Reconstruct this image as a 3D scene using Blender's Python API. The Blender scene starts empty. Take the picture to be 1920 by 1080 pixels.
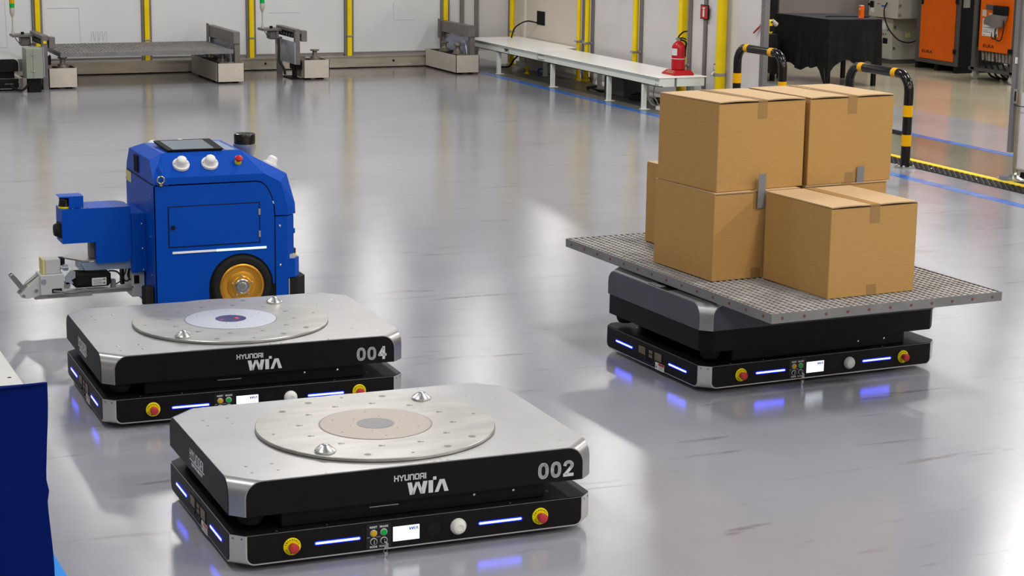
import bpy, bmesh, math, random
from mathutils import Vector, Matrix
random.seed(7)
PI = math.pi
sc = bpy.context.scene
COL = sc.collection

# ------------------------------------------------------------ camera
F_PX, PITCH, ROLL, CAM_H, YAW = 3612.56, 0.2079, 0.0136, 2.0644, 0.41
cam_data = bpy.data.cameras.new('camera')
cam = bpy.data.objects.new('camera', cam_data)
COL.objects.link(cam)
sc.camera = cam
cam_data.sensor_width = 36.0
cam_data.lens = F_PX / 1920.0 * 36.0
cam_data.clip_start = 0.1
cam_data.clip_end = 200
cp, sp = math.cos(PITCH), math.sin(PITCH)
right0 = Vector((1, 0, 0)); fwd = Vector((0, cp, -sp)); up0 = Vector((0, sp, cp))
cr, sr = math.cos(ROLL), math.sin(ROLL)
right = right0 * cr + up0 * sr
up = -right0 * sr + up0 * cr
rot = Matrix((right, up, -fwd)).transposed()
rot = Matrix.Rotation(-YAW, 3, 'Z') @ rot
cam.matrix_world = Matrix.Translation((0, 0, CAM_H)) @ rot.to_4x4()

# ------------------------------------------------------------ world, lamps, exposure
w = bpy.data.worlds.new('world'); sc.world = w; w.use_nodes = True
w.node_tree.nodes['Background'].inputs[0].default_value = (0.80, 0.86, 1.0, 1)
w.node_tree.nodes['Background'].inputs[1].default_value = 0.19
sc.view_settings.view_transform = 'Standard'
sc.view_settings.look = 'None'
sc.view_settings.gamma = 1.0
sc.view_settings.exposure = 0.0
sc.view_settings.use_curve_mapping = False
LAMP_H = 6.0
def lamp(x, y, power, sx=0.35, sy=1.4, col=(1.0, 0.96, 0.90), z=LAMP_H):
    l = bpy.data.lights.new('hall_lamp', 'AREA'); l.shape = 'RECTANGLE'
    l.size = sx; l.size_y = sy; l.energy = power; l.color = col
    o = bpy.data.objects.new('hall_lamp', l); COL.objects.link(o); o.location = (x, y, z)
for y in (-3.5, 1.5, 6.5, 11.5, 16.5):
    for x in (-6.5, -0.5, 5.5, 11.6, 17.5):
        fx = {-6.5: 0.25, -0.5: 0.6, 5.5: 1.0, 11.6: 1.15, 17.5: 1.0}[x]
        fy = {-3.5: 1.6, 1.5: 1.25, 6.5: 1.0, 11.5: 0.95, 16.5: 1.0}[y]
        lamp(x + (2.4 if y > 16 and x > 10 else 0), y, 185*fx*fy, 0.7, 1.6)
for y in (23.2, 28.0, 33.0, 38.0):
    for x in (-0.5, 5.5, 11.6, 17.5, 23.5):
        x += {(23.2, 17.5): 1.4, (28.0, 17.5): 3.5, (38.0, 5.5): 2.8}.get((y, x), 0)
        lamp(x, y, 62, 0.5, 1.6)

# ------------------------------------------------------------ materials
def newmat(name, col, rough=0.5, metal=0.0, spec=None, coat=0.0, emit=None, estr=0.0, alpha=None, trans=0.0):
    m = bpy.data.materials.new(name); m.use_nodes = True
    b = m.node_tree.nodes['Principled BSDF']
    b.inputs['Base Color'].default_value = (*col, 1)
    b.inputs['Roughness'].default_value = rough
    b.inputs['Metallic'].default_value = metal
    b.inputs['Specular IOR Level'].default_value = spec if spec is not None else (0.5 if metal > 0.3 or rough < 0.3 else 0.2)
    if coat: b.inputs['Coat Weight'].default_value = coat; b.inputs['Coat Roughness'].default_value = 0.08
    if emit: b.inputs['Emission Color'].default_value = (*emit, 1); b.inputs['Emission Strength'].default_value = estr
    if trans: b.inputs['Transmission Weight'].default_value = trans
    return m
def nt(m): return m.node_tree, m.node_tree.nodes['Principled BSDF']
def node(t, kind, **kw):
    n = t.nodes.new(kind)
    for k, v in kw.items():
        if k in n.inputs: n.inputs[k].default_value = v
        else: setattr(n, k, v)
    return n
def mottled(name, c1, c2, scale=6.0, rough=0.5, metal=0.0, bump=0.0, bscale=80.0, stretch=(1, 1, 1), rvar=0.0, coat=0.0, lo=0.35, hi=0.65):
    m = newmat(name, c1, rough, metal, coat=coat); t, b = nt(m)
    tc = node(t, 'ShaderNodeTexCoord'); mp = node(t, 'ShaderNodeMapping'); mp.inputs['Scale'].default_value = stretch
    t.links.new(tc.outputs['Object'], mp.inputs['Vector'])
    n = node(t, 'ShaderNodeTexNoise', Scale=scale, Detail=5.0)
    t.links.new(mp.outputs[0], n.inputs['Vector'])
    r = node(t, 'ShaderNodeValToRGB'); r.color_ramp.elements[0].position = lo; r.color_ramp.elements[1].position = hi
    r.color_ramp.elements[0].color = (*c1, 1); r.color_ramp.elements[1].color = (*c2, 1)
    t.links.new(n.outputs['Fac'], r.inputs[0]); t.links.new(r.outputs[0], b.inputs['Base Color'])
    if rvar:
        mr = node(t, 'ShaderNodeMapRange'); mr.inputs['To Min'].default_value = rough - rvar; mr.inputs['To Max'].default_value = rough + rvar
        t.links.new(n.outputs['Fac'], mr.inputs['Value']); t.links.new(mr.outputs[0], b.inputs['Roughness'])
    if bump:
        n2 = node(t, 'ShaderNodeTexNoise', Scale=bscale, Detail=3.0); t.links.new(mp.outputs[0], n2.inputs['Vector'])
        bp = node(t, 'ShaderNodeBump', Strength=bump, Distance=0.002)
        t.links.new(n2.outputs['Fac'], bp.inputs['Height']); t.links.new(bp.outputs[0], b.inputs['Normal'])
    return m

def floor_mat(name, base, dark, rough=0.12, marks=True, bump=0.065):
    m = newmat(name, base, rough); t, b = nt(m)
    b.inputs['Specular IOR Level'].default_value = 0.55
    tc = node(t, 'ShaderNodeTexCoord')
    big = node(t, 'ShaderNodeTexNoise', Scale=0.8, Detail=6.0, Roughness=0.6); t.links.new(tc.outputs['Object'], big.inputs['Vector'])
    r = node(t, 'ShaderNodeValToRGB'); r.color_ramp.elements[0].position = 0.3; r.color_ramp.elements[1].position = 0.7
    r.color_ramp.elements[0].color = (*dark, 1); r.color_ramp.elements[1].color = (*base, 1)
    t.links.new(big.outputs['Fac'], r.inputs[0])
    last = r.outputs[0]
    if marks:
        # tyre scuffs: stretched, thresholded noise in two directions
        for i, (ang, sx, sy, sc_, lo, hi, colr, amt) in enumerate((
                (0.35, 1.0, 7.0, 1.1, 0.62, 0.70, (0.075, 0.055, 0.05), 0.60),
                (-0.9, 1.2, 9.0, 0.9, 0.63, 0.70, (0.11, 0.105, 0.105), 0.45),
                (0.1, 3.0, 9.0, 2.2, 0.68, 0.74, (0.16, 0.07, 0.06), 0.5))):
            mp = node(t, 'ShaderNodeMapping'); mp.inputs['Rotation'].default_value = (0, 0, ang); mp.inputs['Scale'].default_value = (sx, sy, 1)
            mp.inputs['Location'].default_value = (i * 7.3, i * 3.1, 0)
            t.links.new(tc.outputs['Object'], mp.inputs['Vector'])
            n = node(t, 'ShaderNodeTexNoise', Scale=sc_, Detail=7.0, Roughness=0.62, Distortion=0.4); t.links.new(mp.outputs[0], n.inputs['Vector'])
            mr = node(t, 'ShaderNodeMapRange'); mr.inputs['From Min'].default_value = lo; mr.inputs['From Max'].default_value = hi
            mr.inputs['To Max'].default_value = amt
            t.links.new(n.outputs['Fac'], mr.inputs['Value'])
            mx = node(t, 'ShaderNodeMix', data_type='RGBA'); t.links.new(mr.outputs[0], mx.inputs['Factor'])
            t.links.new(last, mx.inputs[6]); mx.inputs[7].default_value = (*colr, 1); last = mx.outputs[2]
        sx_ = node(t, 'ShaderNodeSeparateXYZ'); t.links.new(tc.outputs['Object'], sx_.inputs[0])  # brown wear near the stands; the tray's dark reflection is painted in too
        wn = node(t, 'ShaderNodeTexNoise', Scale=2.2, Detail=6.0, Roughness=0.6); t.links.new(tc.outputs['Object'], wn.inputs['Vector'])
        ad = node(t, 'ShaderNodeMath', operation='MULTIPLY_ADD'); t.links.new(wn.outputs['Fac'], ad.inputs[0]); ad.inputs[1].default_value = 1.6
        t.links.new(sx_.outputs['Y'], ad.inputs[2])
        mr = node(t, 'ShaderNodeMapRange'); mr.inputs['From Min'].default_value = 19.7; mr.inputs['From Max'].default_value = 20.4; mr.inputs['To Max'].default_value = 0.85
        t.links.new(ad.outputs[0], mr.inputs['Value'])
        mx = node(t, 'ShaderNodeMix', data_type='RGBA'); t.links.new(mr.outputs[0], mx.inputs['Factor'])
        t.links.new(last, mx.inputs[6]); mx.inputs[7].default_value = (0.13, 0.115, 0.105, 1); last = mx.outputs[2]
        # fine hairline scratches
        mp = node(t, 'ShaderNodeMapping'); mp.inputs['Rotation'].default_value = (0, 0, 0.7); mp.inputs['Scale'].default_value = (0.5, 5, 1)
        t.links.new(tc.outputs['Object'], mp.inputs['Vector'])
        v = node(t, 'ShaderNodeTexVoronoi', Scale=1.1, feature='DISTANCE_TO_EDGE'); t.links.new(mp.outputs[0], v.inputs['Vector'])
        mr = node(t, 'ShaderNodeMapRange'); mr.inputs['From Min'].default_value = 0.0; mr.inputs['From Max'].default_value = 0.012
        mr.inputs['To Min'].default_value = 0.16; mr.inputs['To Max'].default_value = 0.0
        t.links.new(v.outputs['Distance'], mr.inputs['Value'])
        mx = node(t, 'ShaderNodeMix', data_type='RGBA'); t.links.new(mr.outputs[0], mx.inputs['Factor'])
        t.links.new(last, mx.inputs[6]); mx.inputs[7].default_value = (0.2, 0.2, 0.2, 1); last = mx.outputs[2]
    t.links.new(last, b.inputs['Base Color'])
    mr = node(t, 'ShaderNodeMapRange'); mr.inputs['To Min'].default_value = rough * 0.7; mr.inputs['To Max'].default_value = rough * 1.5
    t.links.new(big.outputs['Fac'], mr.inputs['Value']); t.links.new(mr.outputs[0], b.inputs['Roughness'])
    f = node(t, 'ShaderNodeTexNoise', Scale=130.0, Detail=4.0, Roughness=0.7); t.links.new(tc.outputs['Object'], f.inputs['Vector'])
    bp = node(t, 'ShaderNodeBump', Strength=bump, Distance=0.004); t.links.new(f.outputs['Fac'], bp.inputs['Height'])
    g = node(t, 'ShaderNodeTexNoise', Scale=4.0, Detail=2.0); t.links.new(tc.outputs['Object'], g.inputs['Vector'])
    bp2 = node(t, 'ShaderNodeBump', Strength=0.10, Distance=0.006); t.links.new(g.outputs['Fac'], bp2.inputs['Height'])
    t.links.new(bp.outputs[0], bp2.inputs['Normal']); t.links.new(bp2.outputs[0], b.inputs['Normal'])
    return m

M = {}
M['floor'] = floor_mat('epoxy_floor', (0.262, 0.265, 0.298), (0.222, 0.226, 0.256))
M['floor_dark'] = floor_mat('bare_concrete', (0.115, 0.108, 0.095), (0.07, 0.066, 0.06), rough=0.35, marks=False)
M['floor_olive'] = floor_mat('olive_concrete', (0.24, 0.225, 0.17), (0.19, 0.175, 0.13), rough=0.10, marks=False)
M['floor_light'] = floor_mat('light_epoxy', (0.40, 0.41, 0.42), (0.35, 0.355, 0.36), rough=0.10, marks=False)
M['floor_beige'] = floor_mat('beige_reflection_floor', (0.47, 0.425, 0.30), (0.40, 0.355, 0.25), rough=0.10, marks=False)  # warm reflection of the beige wall put into the floor colour
M['blue_tape'] = mottled('blue_tape', (0.012, 0.095, 0.42), (0.03, 0.16, 0.52), 9, 0.25)
M['yellow'] = mottled('yellow_paint', (0.75, 0.53, 0.0), (0.82, 0.61, 0.01), 5, 0.38)
M['deck'] = mottled('bead_blasted_aluminium', (0.37, 0.37, 0.38), (0.43, 0.43, 0.44), 3, 0.34, 0.85, rvar=0.02)
M['disc'] = mottled('worn_steel_plate', (0.34, 0.335, 0.315), (0.43, 0.425, 0.40), 5, 0.34, 0.8, rvar=0.05, stretch=(1, 4, 1))
M['ring_brown'] = newmat('brown_anodised', (0.34, 0.30, 0.27), 0.45, 0.6)
M['ring_silver'] = newmat('silver_anodised', (0.50, 0.53, 0.58), 0.38, 0.8)
M['hub_grey'] = newmat('grey_glass', (0.16, 0.16, 0.17), 0.35, 0.3)
M['hub_navy'] = newmat('navy_glass', (0.02, 0.018, 0.075), 0.25)
M['red_glow'] = newmat('red_scan_light', (0.4, 0, 0), 0.4, emit=(1, 0.02, 0.05), estr=0.6)
M['black'] = mottled('black_panel', (0.004, 0.0035, 0.0038), (0.006, 0.0055, 0.0058), 20, 0.45, bump=0.02)
M['black'].node_tree.nodes['Principled BSDF'].inputs['Specular IOR Level'].default_value = 0.16
M['black_gloss'] = newmat('black_gloss', (0.006, 0.006, 0.006), 0.15)
M['matt_black'] = newmat('matt_black', (0.004, 0.004, 0.004), 0.75)
M['rubber'] = newmat('rubber', (0.012, 0.012, 0.012), 0.8)
M['grey_panel'] = mottled('grey_panel', (0.075, 0.070, 0.092), (0.085, 0.08, 0.104), 9, 0.5)
M['silver'] = newmat('silver_paint', (0.60, 0.60, 0.58), 0.35, 0.75)
M['chrome'] = newmat('turned_steel', (0.62, 0.62, 0.62), 0.26, 1.0)
M['steel'] = mottled('dull_steel', (0.33, 0.32, 0.31), (0.42, 0.41, 0.40), 9, 0.38, 0.7)
M['letter'] = newmat('light_lettering', (0.55, 0.56, 0.60), 0.5)
M['led'] = newmat('blue_light_strip', (0.1, 0.1, 0.3), 0.4, emit=(0.62, 0.68, 1.0), estr=2.2)
M['led_rim'] = newmat('blue_light_diffuser', (0.01, 0.01, 0.1), 0.4, emit=(0.0, 0.004, 1.0), estr=24)
M['led_green'] = newmat('green_light_strip', (0.5, 0.9, 0.7), 0.4, emit=(0.62, 1.0, 0.70), estr=1.0)
M['led_off'] = newmat('unlit_light_strip', (0.80, 0.82, 0.85), 0.4)
M['screen'] = newmat('lit_screen', (0.8, 0.85, 0.9), 0.3, emit=(0.86, 0.94, 1.0), estr=1.0)
M['blue_ink'] = newmat('blue_ink', (0.0, 0.07, 0.45), 0.5)
M['white'] = newmat('white_plastic', (0.66, 0.66, 0.65), 0.35)
M['white_label'] = newmat('white_label', (0.62, 0.62, 0.62), 0.5)
M['red'] = newmat('red_plastic', (0.40, 0.006, 0.012), 0.3, spec=0.35)
M['red_dull'] = newmat('dull_red', (0.42, 0.04, 0.04), 0.45)
M['collar'] = newmat('yellow_collar', (0.75, 0.62, 0.0), 0.4)
M['amber'] = newmat('amber_button', (0.60, 0.34, 0.0), 0.35)
M['green'] = newmat('green_button', (0.0, 0.36, 0.06), 0.35)
M['contact'] = newmat('brass_brown_contact', (0.17, 0.13, 0.095), 0.4, 0.3)
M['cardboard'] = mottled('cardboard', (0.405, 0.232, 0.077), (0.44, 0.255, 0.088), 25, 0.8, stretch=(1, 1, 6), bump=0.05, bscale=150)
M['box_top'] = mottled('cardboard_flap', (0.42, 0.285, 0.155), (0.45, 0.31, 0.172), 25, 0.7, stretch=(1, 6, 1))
M['tape'] = newmat('brown_tape', (0.30, 0.175, 0.065), 0.25, spec=0.35)
M['grey_tape'] = newmat('grey_cloth_tape', (0.19, 0.19, 0.20), 0.5)
M['seam'] = newmat('dark_gap', (0.03, 0.02, 0.012), 0.9)
M['grate'] = mottled('grey_grating', (0.25, 0.235, 0.225), (0.36, 0.345, 0.33), 14, 0.5)
M['grate_rail'] = mottled('grey_grating_rail', (0.16, 0.16, 0.16), (0.20, 0.20, 0.20), 8, 0.45)
M['rust'] = newmat('rusty_bolt', (0.16, 0.05, 0.035), 0.6)
M['blue'] = mottled('blue_paint', (0.0, 0.052, 0.36), (0.0, 0.057, 0.38), 4, 0.4)
M['blue'].node_tree.nodes['Principled BSDF'].inputs['Specular IOR Level'].default_value = 0.12
M['gold'] = newmat('gold_anodised', (0.60, 0.29, 0.03), 0.32, 0.7)
M['bearing'] = newmat('bearing_steel', (0.55, 0.55, 0.56), 0.25, 1.0)
M['hitch'] = newmat('pale_grey_cast', (0.50, 0.51, 0.52), 0.4, 0.3)
M['pale_blue_metal'] = newmat('pale_blue_steel', (0.26, 0.33, 0.47), 0.3, 0.5)
M['glass_screen'] = newmat('screen_glass', (0.20, 0.24, 0.27), 0.12)
M['brass'] = newmat('zinc_yellow', (0.48, 0.40, 0.24), 0.3, 0.9)
M['pale_yellow'] = newmat('pale_yellow_label', (0.50, 0.48, 0.20), 0.5)
M['cream'] = mottled('cream_sheet_metal', (0.48, 0.435, 0.38), (0.53, 0.48, 0.42), 5, 0.45)
M['bench'] = mottled('white_green_paint', (0.68, 0.73, 0.67), (0.72, 0.77, 0.71), 3, 0.4)
M['bench_top'] = mottled('white_chequer_plate', (0.95, 0.955, 0.93), (0.98, 0.98, 0.96), 3, 0.27, bump=0.2, bscale=60)
M['frame'] = mottled('brown_grey_profile', (0.17, 0.155, 0.14), (0.20, 0.185, 0.17), 4, 0.45)
M['frame_grey'] = mottled('grey_profile', (0.15, 0.145, 0.15), (0.175, 0.17, 0.175), 4, 0.45)
M['mach'] = mottled('grey_machine_paint', (0.13, 0.118, 0.115), (0.165, 0.152, 0.148), 7, 0.45)
M['mach_rust'] = mottled('weathered_casting', (0.13, 0.115, 0.09), (0.22, 0.20, 0.165), 30, 0.5, 0.4)
M['bluish'] = mottled('galvanised_plate', (0.30, 0.33, 0.40), (0.36, 0.39, 0.46), 8, 0.35, 0.5)
M['sage'] = mottled('sage_cabinet_paint', (0.24, 0.27, 0.22), (0.27, 0.30, 0.25), 5, 0.45)
M['panel'] = mottled('white_fence_panel', (0.60, 0.61, 0.63), (0.65, 0.66, 0.68), 0.9, 0.22)
M['panel_warm'] = mottled('warm_fence_panel', (0.58, 0.56, 0.565), (0.64, 0.62, 0.625), 1.2, 0.16)
M['ink'] = newmat('faint_pen', (0.44, 0.45, 0.58), 0.5)
M['rail'] = mottled('aluminium_rail', (0.40, 0.37, 0.31), (0.50, 0.47, 0.40), 2.5, 0.3, 0.6, stretch=(1, 1, 4))
M['beige_wall'] = mottled('beige_wall', (0.58, 0.52, 0.45), (0.62, 0.56, 0.485), 1.0, 0.6)
M['lilac_screen'] = mottled('grey_lilac_screen', (0.17, 0.15, 0.15), (0.19, 0.17, 0.16), 2, 0.7)
M['cloth'] = mottled('black_cloth', (0.004, 0.004, 0.0045), (0.008, 0.008, 0.009), 12, 0.85)
M['blue_cloth'] = mottled('blue_vinyl', (0.0, 0.0075, 0.105), (0.0, 0.0095, 0.125), 2, 0.5, bump=0.15, bscale=18)
M['blue_cloth'].node_tree.nodes['Principled BSDF'].inputs['Specular IOR Level'].default_value = 0.07
M['pale_steel'] = mottled('pale_steel_top', (0.46, 0.46, 0.45), (0.50, 0.50, 0.49), 3, 0.45)
M['bright_blue'] = newmat('bright_blue_film', (0.0, 0.22, 0.72), 0.3)
M['cab_grey'] = mottled('grey_cabinet', (0.29, 0.28, 0.235), (0.32, 0.31, 0.26), 3, 0.5)
M['cab_grey_front'] = mottled('grey_cabinet_front', (0.39, 0.38, 0.33), (0.42, 0.41, 0.355), 3, 0.45)
M['orange'] = mottled('orange_door', (0.62, 0.095, 0.0), (0.66, 0.108, 0.001), 3, 0.45)
M['dark_frame'] = newmat('dark_cabinet_frame', (0.075, 0.072, 0.068), 0.5)
M['cable'] = newmat('black_cable', (0.008, 0.008, 0.008), 0.5)
M['white_cable'] = newmat('white_cable', (0.6, 0.6, 0.58), 0.5)
M['bollard'] = newmat('black_gloss_pipe', (0.007, 0.005, 0.005), 0.16, spec=0.35)
M['bollard_yellow'] = newmat('amber_reflective', (0.72, 0.36, 0.0), 0.35)
M['perforated'] = mottled('perforated_black_plate', (0.018, 0.016, 0.015), (0.03, 0.027, 0.025), 30, 0.5, 0.3)
M['castor'] = newmat('grey_castor', (0.40, 0.40, 0.37), 0.5)

# ------------------------------------------------------------ mesh helpers
class MB:
    def __init__(s): s.v = []; s.f = []; s.sm = []
    def add(s, vs, fs, smooth=False):
        n = len(s.v); s.v += [tuple(v) for v in vs]
        for f in fs: s.f.append(tuple(n + i for i in f)); s.sm.append(smooth)
        return s
    def box(s, x0, x1, y0, y1, z0, z1, b=0.0):
        if x0 > x1: x0, x1 = x1, x0
        if y0 > y1: y0, y1 = y1, y0
        if z0 > z1: z0, z1 = z1, z0
        if b <= 0:
            return s.add([(x0,y0,z0),(x1,y0,z0),(x1,y1,z0),(x0,y1,z0),(x0,y0,z1),(x1,y0,z1),(x1,y1,z1),(x0,y1,z1)],
                         [(0,3,2,1),(4,5,6,7),(0,1,5,4),(1,2,6,5),(2,3,7,6),(3,0,4,7)])
        b = min(b, (x1-x0)*.45, (y1-y0)*.45, (z1-z0)*.45)
        vs = []
        for (cx, sx) in ((x0, 1), (x1, -1)):
            for (cy, sy) in ((y0, 1), (y1, -1)):
                for (cz, sz) in ((z0, 1), (z1, -1)):
                    vs += [(cx, cy+sy*b, cz+sz*b), (cx+sx*b, cy, cz+sz*b), (cx+sx*b, cy+sy*b, cz)]
        I = lambda a, c, d, k: ((a*2+c)*2+d)*3+k
        fs = [(I(0,0,0,0),I(0,0,1,0),I(0,1,1,0),I(0,1,0,0)),(I(1,0,0,0),I(1,1,0,0),I(1,1,1,0),I(1,0,1,0)),
              (I(0,0,0,1),I(1,0,0,1),I(1,0,1,1),I(0,0,1,1)),(I(0,1,0,1),I(0,1,1,1),I(1,1,1,1),I(1,1,0,1)),
              (I(0,0,0,2),I(0,1,0,2),I(1,1,0,2),I(1,0,0,2)),(I(0,0,1,2),I(1,0,1,2),I(1,1,1,2),I(0,1,1,2))]
        for a in (0,1):
            for c in (0,1):
                fs.append((I(a,c,0,0),I(a,c,0,1),I(a,c,1,1),I(a,c,1,0)))
                fs.append((I(a,0,c,0),I(a,0,c,2),I(a,1,c,2),I(a,1,c,0)))
                fs.append((I(0,a,c,1),I(0,a,c,2),I(1,a,c,2),I(1,a,c,1)))
                for d in (0,1): fs.append((I(a,c,d,0),I(a,c,d,1),I(a,c,d,2)))
        return s.add(vs, fs)
    def prism(s, poly, d0, d1, axis='y', smooth=False):
        # poly in the two remaining axes; axis x->(y,z), y->(x,z), z->(x,y)
        def P(p, d):
            return {'x': (d, p[0], p[1]), 'y': (p[0], d, p[1]), 'z': (p[0], p[1], d)}[axis]
        n = len(poly)
        vs = [P(p, d0) for p in poly] + [P(p, d1) for p in poly]
        s.add(vs, [tuple(range(n)), tuple(range(2*n-1, n-1, -1))])
        m = len(s.v) - 2*n
        for i in range(n):
            j = (i+1) % n; s.f.append((m+i, m+n+i, m+n+j, m+j)); s.sm.append(smooth)
        return s
    def frame_at(s, a, b):
        a = Vector(a); b = Vector(b); d = (b-a).normalized()
        u = d.orthogonal().normalized(); return a, b, u, d.cross(u)
    def cyl(s, a, b, r, r2=None, n=20, caps=True):
        a, b, u, v = s.frame_at(a, b); r2 = r if r2 is None else r2
        vs = []
        for c, rr in ((a, r), (b, r2)):
            vs += [c + (u*math.cos(2*PI*i/n) + v*math.sin(2*PI*i/n))*rr for i in range(n)]
        s.add(vs, [(i, (i+1) % n, n+(i+1) % n, n+i) for i in range(n)], True)
        if caps: s.add(vs, [tuple(range(n-1, -1, -1)), tuple(range(n, 2*n))])
        return s
    def lathe(s, prof, c=(0,0,0), d=(0,0,1), n=28, smooth=True):
        c = Vector(c); d = Vector(d).normalized(); u = d.orthogonal().normalized(); v = d.cross(u)
        vs = []
        for (r, h) in prof:
            vs += [c + d*h + (u*math.cos(2*PI*i/n) + v*math.sin(2*PI*i/n))*r for i in range(n)]
        fs = []
        for k in range(len(prof)-1):
            fs += [(k*n+i, k*n+(i+1) % n, (k+1)*n+(i+1) % n, (k+1)*n+i) for i in range(n)]
        s.add(vs, fs, smooth)
        s.add(vs[:n], [tuple(range(n-1, -1, -1))]); s.add(vs[-n:], [tuple(range(n))])
        return s
    def tube(s, pts, r, n=8, closed=False):
        pts = [Vector(p) for p in pts]; m = len(pts); vs = []
        ref = Vector((0.13, 0.21, 0.97))
        for i, p in enumerate(pts):
            if closed: t = pts[(i+1) % m] - pts[i-1]
            else: t = pts[min(i+1, m-1)] - pts[max(i-1, 0)]
            t.normalize()
            u = (ref - t*ref.dot(t))
            if u.length < 1e-3: u = t.orthogonal()
            u.normalize(); ref = u; v = t.cross(u)
            vs += [p + (u*math.cos(2*PI*k/n) + v*math.sin(2*PI*k/n))*r for k in range(n)]
        fs = []
        for i in range(m if closed else m-1):
            j = (i+1) % m
            fs += [(i*n+k, i*n+(k+1) % n, j*n+(k+1) % n, j*n+k) for k in range(n)]
        s.add(vs, fs, True)
        if not closed: s.add(vs[:n], [tuple(range(n-1, -1, -1))]); s.add(vs[-n:], [tuple(range(n))])
        return s
    def shift(s, d):
        s.v = [(x+d[0], y+d[1], z+d[2]) for (x, y, z) in s.v]; return s
    def build(s, name, mat, parent=None, label=None, kind=None, w=False):
        me = bpy.data.meshes.new(name)
        if w and parent is not None:
            inv = WORLD[parent.name].inverted(); vs = [tuple(inv @ Vector(v)) for v in s.v]
        else: vs = s.v
        me.from_pydata(vs, [], s.f)
        for p, sm in zip(me.polygons, s.sm): p.use_smooth = sm
        bm = bmesh.new(); bm.from_mesh(me); bmesh.ops.recalc_face_normals(bm, faces=bm.faces); bm.to_mesh(me); bm.free()
        if any(s.sm): me.set_sharp_from_angle(angle=math.radians(32))
        me.materials.append(M[mat] if isinstance(mat, str) else mat)
        o = bpy.data.objects.new(name, me); COL.objects.link(o)
        if parent is not None: o.parent = parent; WORLD[o.name] = WORLD[parent.name]
        else: WORLD[o.name] = Matrix.Identity(4)
        if label: o['label'] = label
        if kind: o['kind'] = kind
        return o
WORLD = {}
def smooth_path(pts, n=6):
    P = [Vector(p) for p in pts]; out = []
    for i in range(len(P)-1):
        p0 = P[max(i-1, 0)]; p1 = P[i]; p2 = P[i+1]; p3 = P[min(i+2, len(P)-1)]
        for k in range(n):
            t = k/n
            out.append(0.5*((2*p1)+(p2-p0)*t+(2*p0-5*p1+4*p2-p3)*t*t+(-p0+3*p1-3*p2+p3)*t**3))
    out.append(P[-1]); return out
def thing(name, label, cat, loc=(0,0,0), rz=0.0, group=None):
    o = bpy.data.objects.new(name, None); COL.objects.link(o)
    o.empty_display_size = 0.1
    o.location = loc; o.rotation_euler = (0, 0, rz); o['label'] = label; o['category'] = cat
    if group: o['group'] = group
    WORLD[o.name] = Matrix.Translation(loc) @ Matrix.Rotation(rz, 4, 'Z')
    return o
def tag(o, label, cat, group=None):
    o['label'] = label; o['category'] = cat
    if group: o['group'] = group
    return o
def struct(mb, name, mat):
    o = mb.build(name, mat); o['kind'] = 'structure'; return o

def text_mesh(txt, size, bold=0.0, extrude=0.0004, align='LEFT', xs=1.0):
    cu = bpy.data.curves.new('txt', 'FONT'); cu.body = txt; cu.size = size; cu.offset = bold
    cu.extrude = extrude; cu.align_x = align; cu.align_y = 'BOTTOM_BASELINE'; cu.resolution_u = 2
    o = bpy.data.objects.new('txt', cu); COL.objects.link(o)
    dg = bpy.context.evaluated_depsgraph_get(); me = bpy.data.meshes.new_from_object(o.evaluated_get(dg))
    vs = [(v.co.x*xs, v.co.y, v.co.z) for v in me.vertices]; fs = [tuple(p.vertices) for p in me.polygons]
    bpy.data.objects.remove(o); bpy.data.curves.remove(cu); bpy.data.meshes.remove(me)
    return vs, fs
def put_text(mb, txt, size, origin, ux, uy, bold=0.0, xs=1.0, width=None, align='LEFT', proud=0.0006):
    vs, fs = text_mesh(txt, size, bold)
    x0 = min(v[0] for v in vs); x1 = max(v[0] for v in vs)
    y0 = min(v[1] for v in vs); y1 = max(v[1] for v in vs)
    k = 1.0 if width is None else width/(x1-x0)
    ux = Vector(ux).normalized(); uy = Vector(uy).normalized(); un = ux.cross(uy)
    o = Vector(origin); sh = {'LEFT': 0, 'CENTER': (x1-x0)*k/2}[align]
    ky = size/(y1-y0)
    mb.add([o + ux*((v[0]-x0)*k-sh) + uy*((v[1]-y0)*ky) + un*(v[2]+proud) for v in vs], fs)
    return mb

def poly_on(mb, polys, origin, ux, uy, t=0.0012):
    ux = Vector(ux); uy = Vector(uy); un = ux.cross(uy); o = Vector(origin)
    for p in polys:
        n = len(p)
        a = [o+ux*x+uy*y for x, y in p]; b = [q+un*t for q in a]
        mb.add(a+b, [tuple(range(n)), tuple(range(2*n-1, n-1, -1))] + [(i, (i+1) % n, n+(i+1) % n, n+i) for i in range(n)])
def seg(x0, y0, x1, y1, t):
    d = Vector((x1-x0, y1-y0)); d.normalize(); n = Vector((-d.y, d.x))*t/2; e = d*t/2
    a = Vector((x0, y0))-e; b = Vector((x1, y1))+e
    return [tuple(a-n), tuple(b-n), tuple(b+n), tuple(a+n)]
def word_strokes(x, y, w, h, gap, t):
    """six square-shouldered capitals and one bar, drawn as strokes"""
    out = []
    L = lambda a, b, c, d: out.append(seg(x+a*w, y+b*h, x+c*w, y+d*h, t))
    L(0,0,0,1); L(1,0,1,1); L(0,.5,1,.5); x += w+gap
    L(0,1,.5,.45); L(1,1,.5,.45); L(.5,.45,.5,0); x += w+gap
    L(0,1,0,0); L(0,0,1,0); L(1,0,1,1); x += w+gap
    L(0,0,0,1); L(0,1,1,1); L(1,1,1,0); x += w+gap
    L(0,0,0,1); L(0,1,1,1); L(1,1,1,0); L(1,0,0,0); x += w+gap
    L(0,0,0,1); L(0,1,1,1); L(1,1,1,0); L(0,.38,1,.38); x += w+gap
    out.append(seg(x, y, x, y+h, t))
    return out
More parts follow.
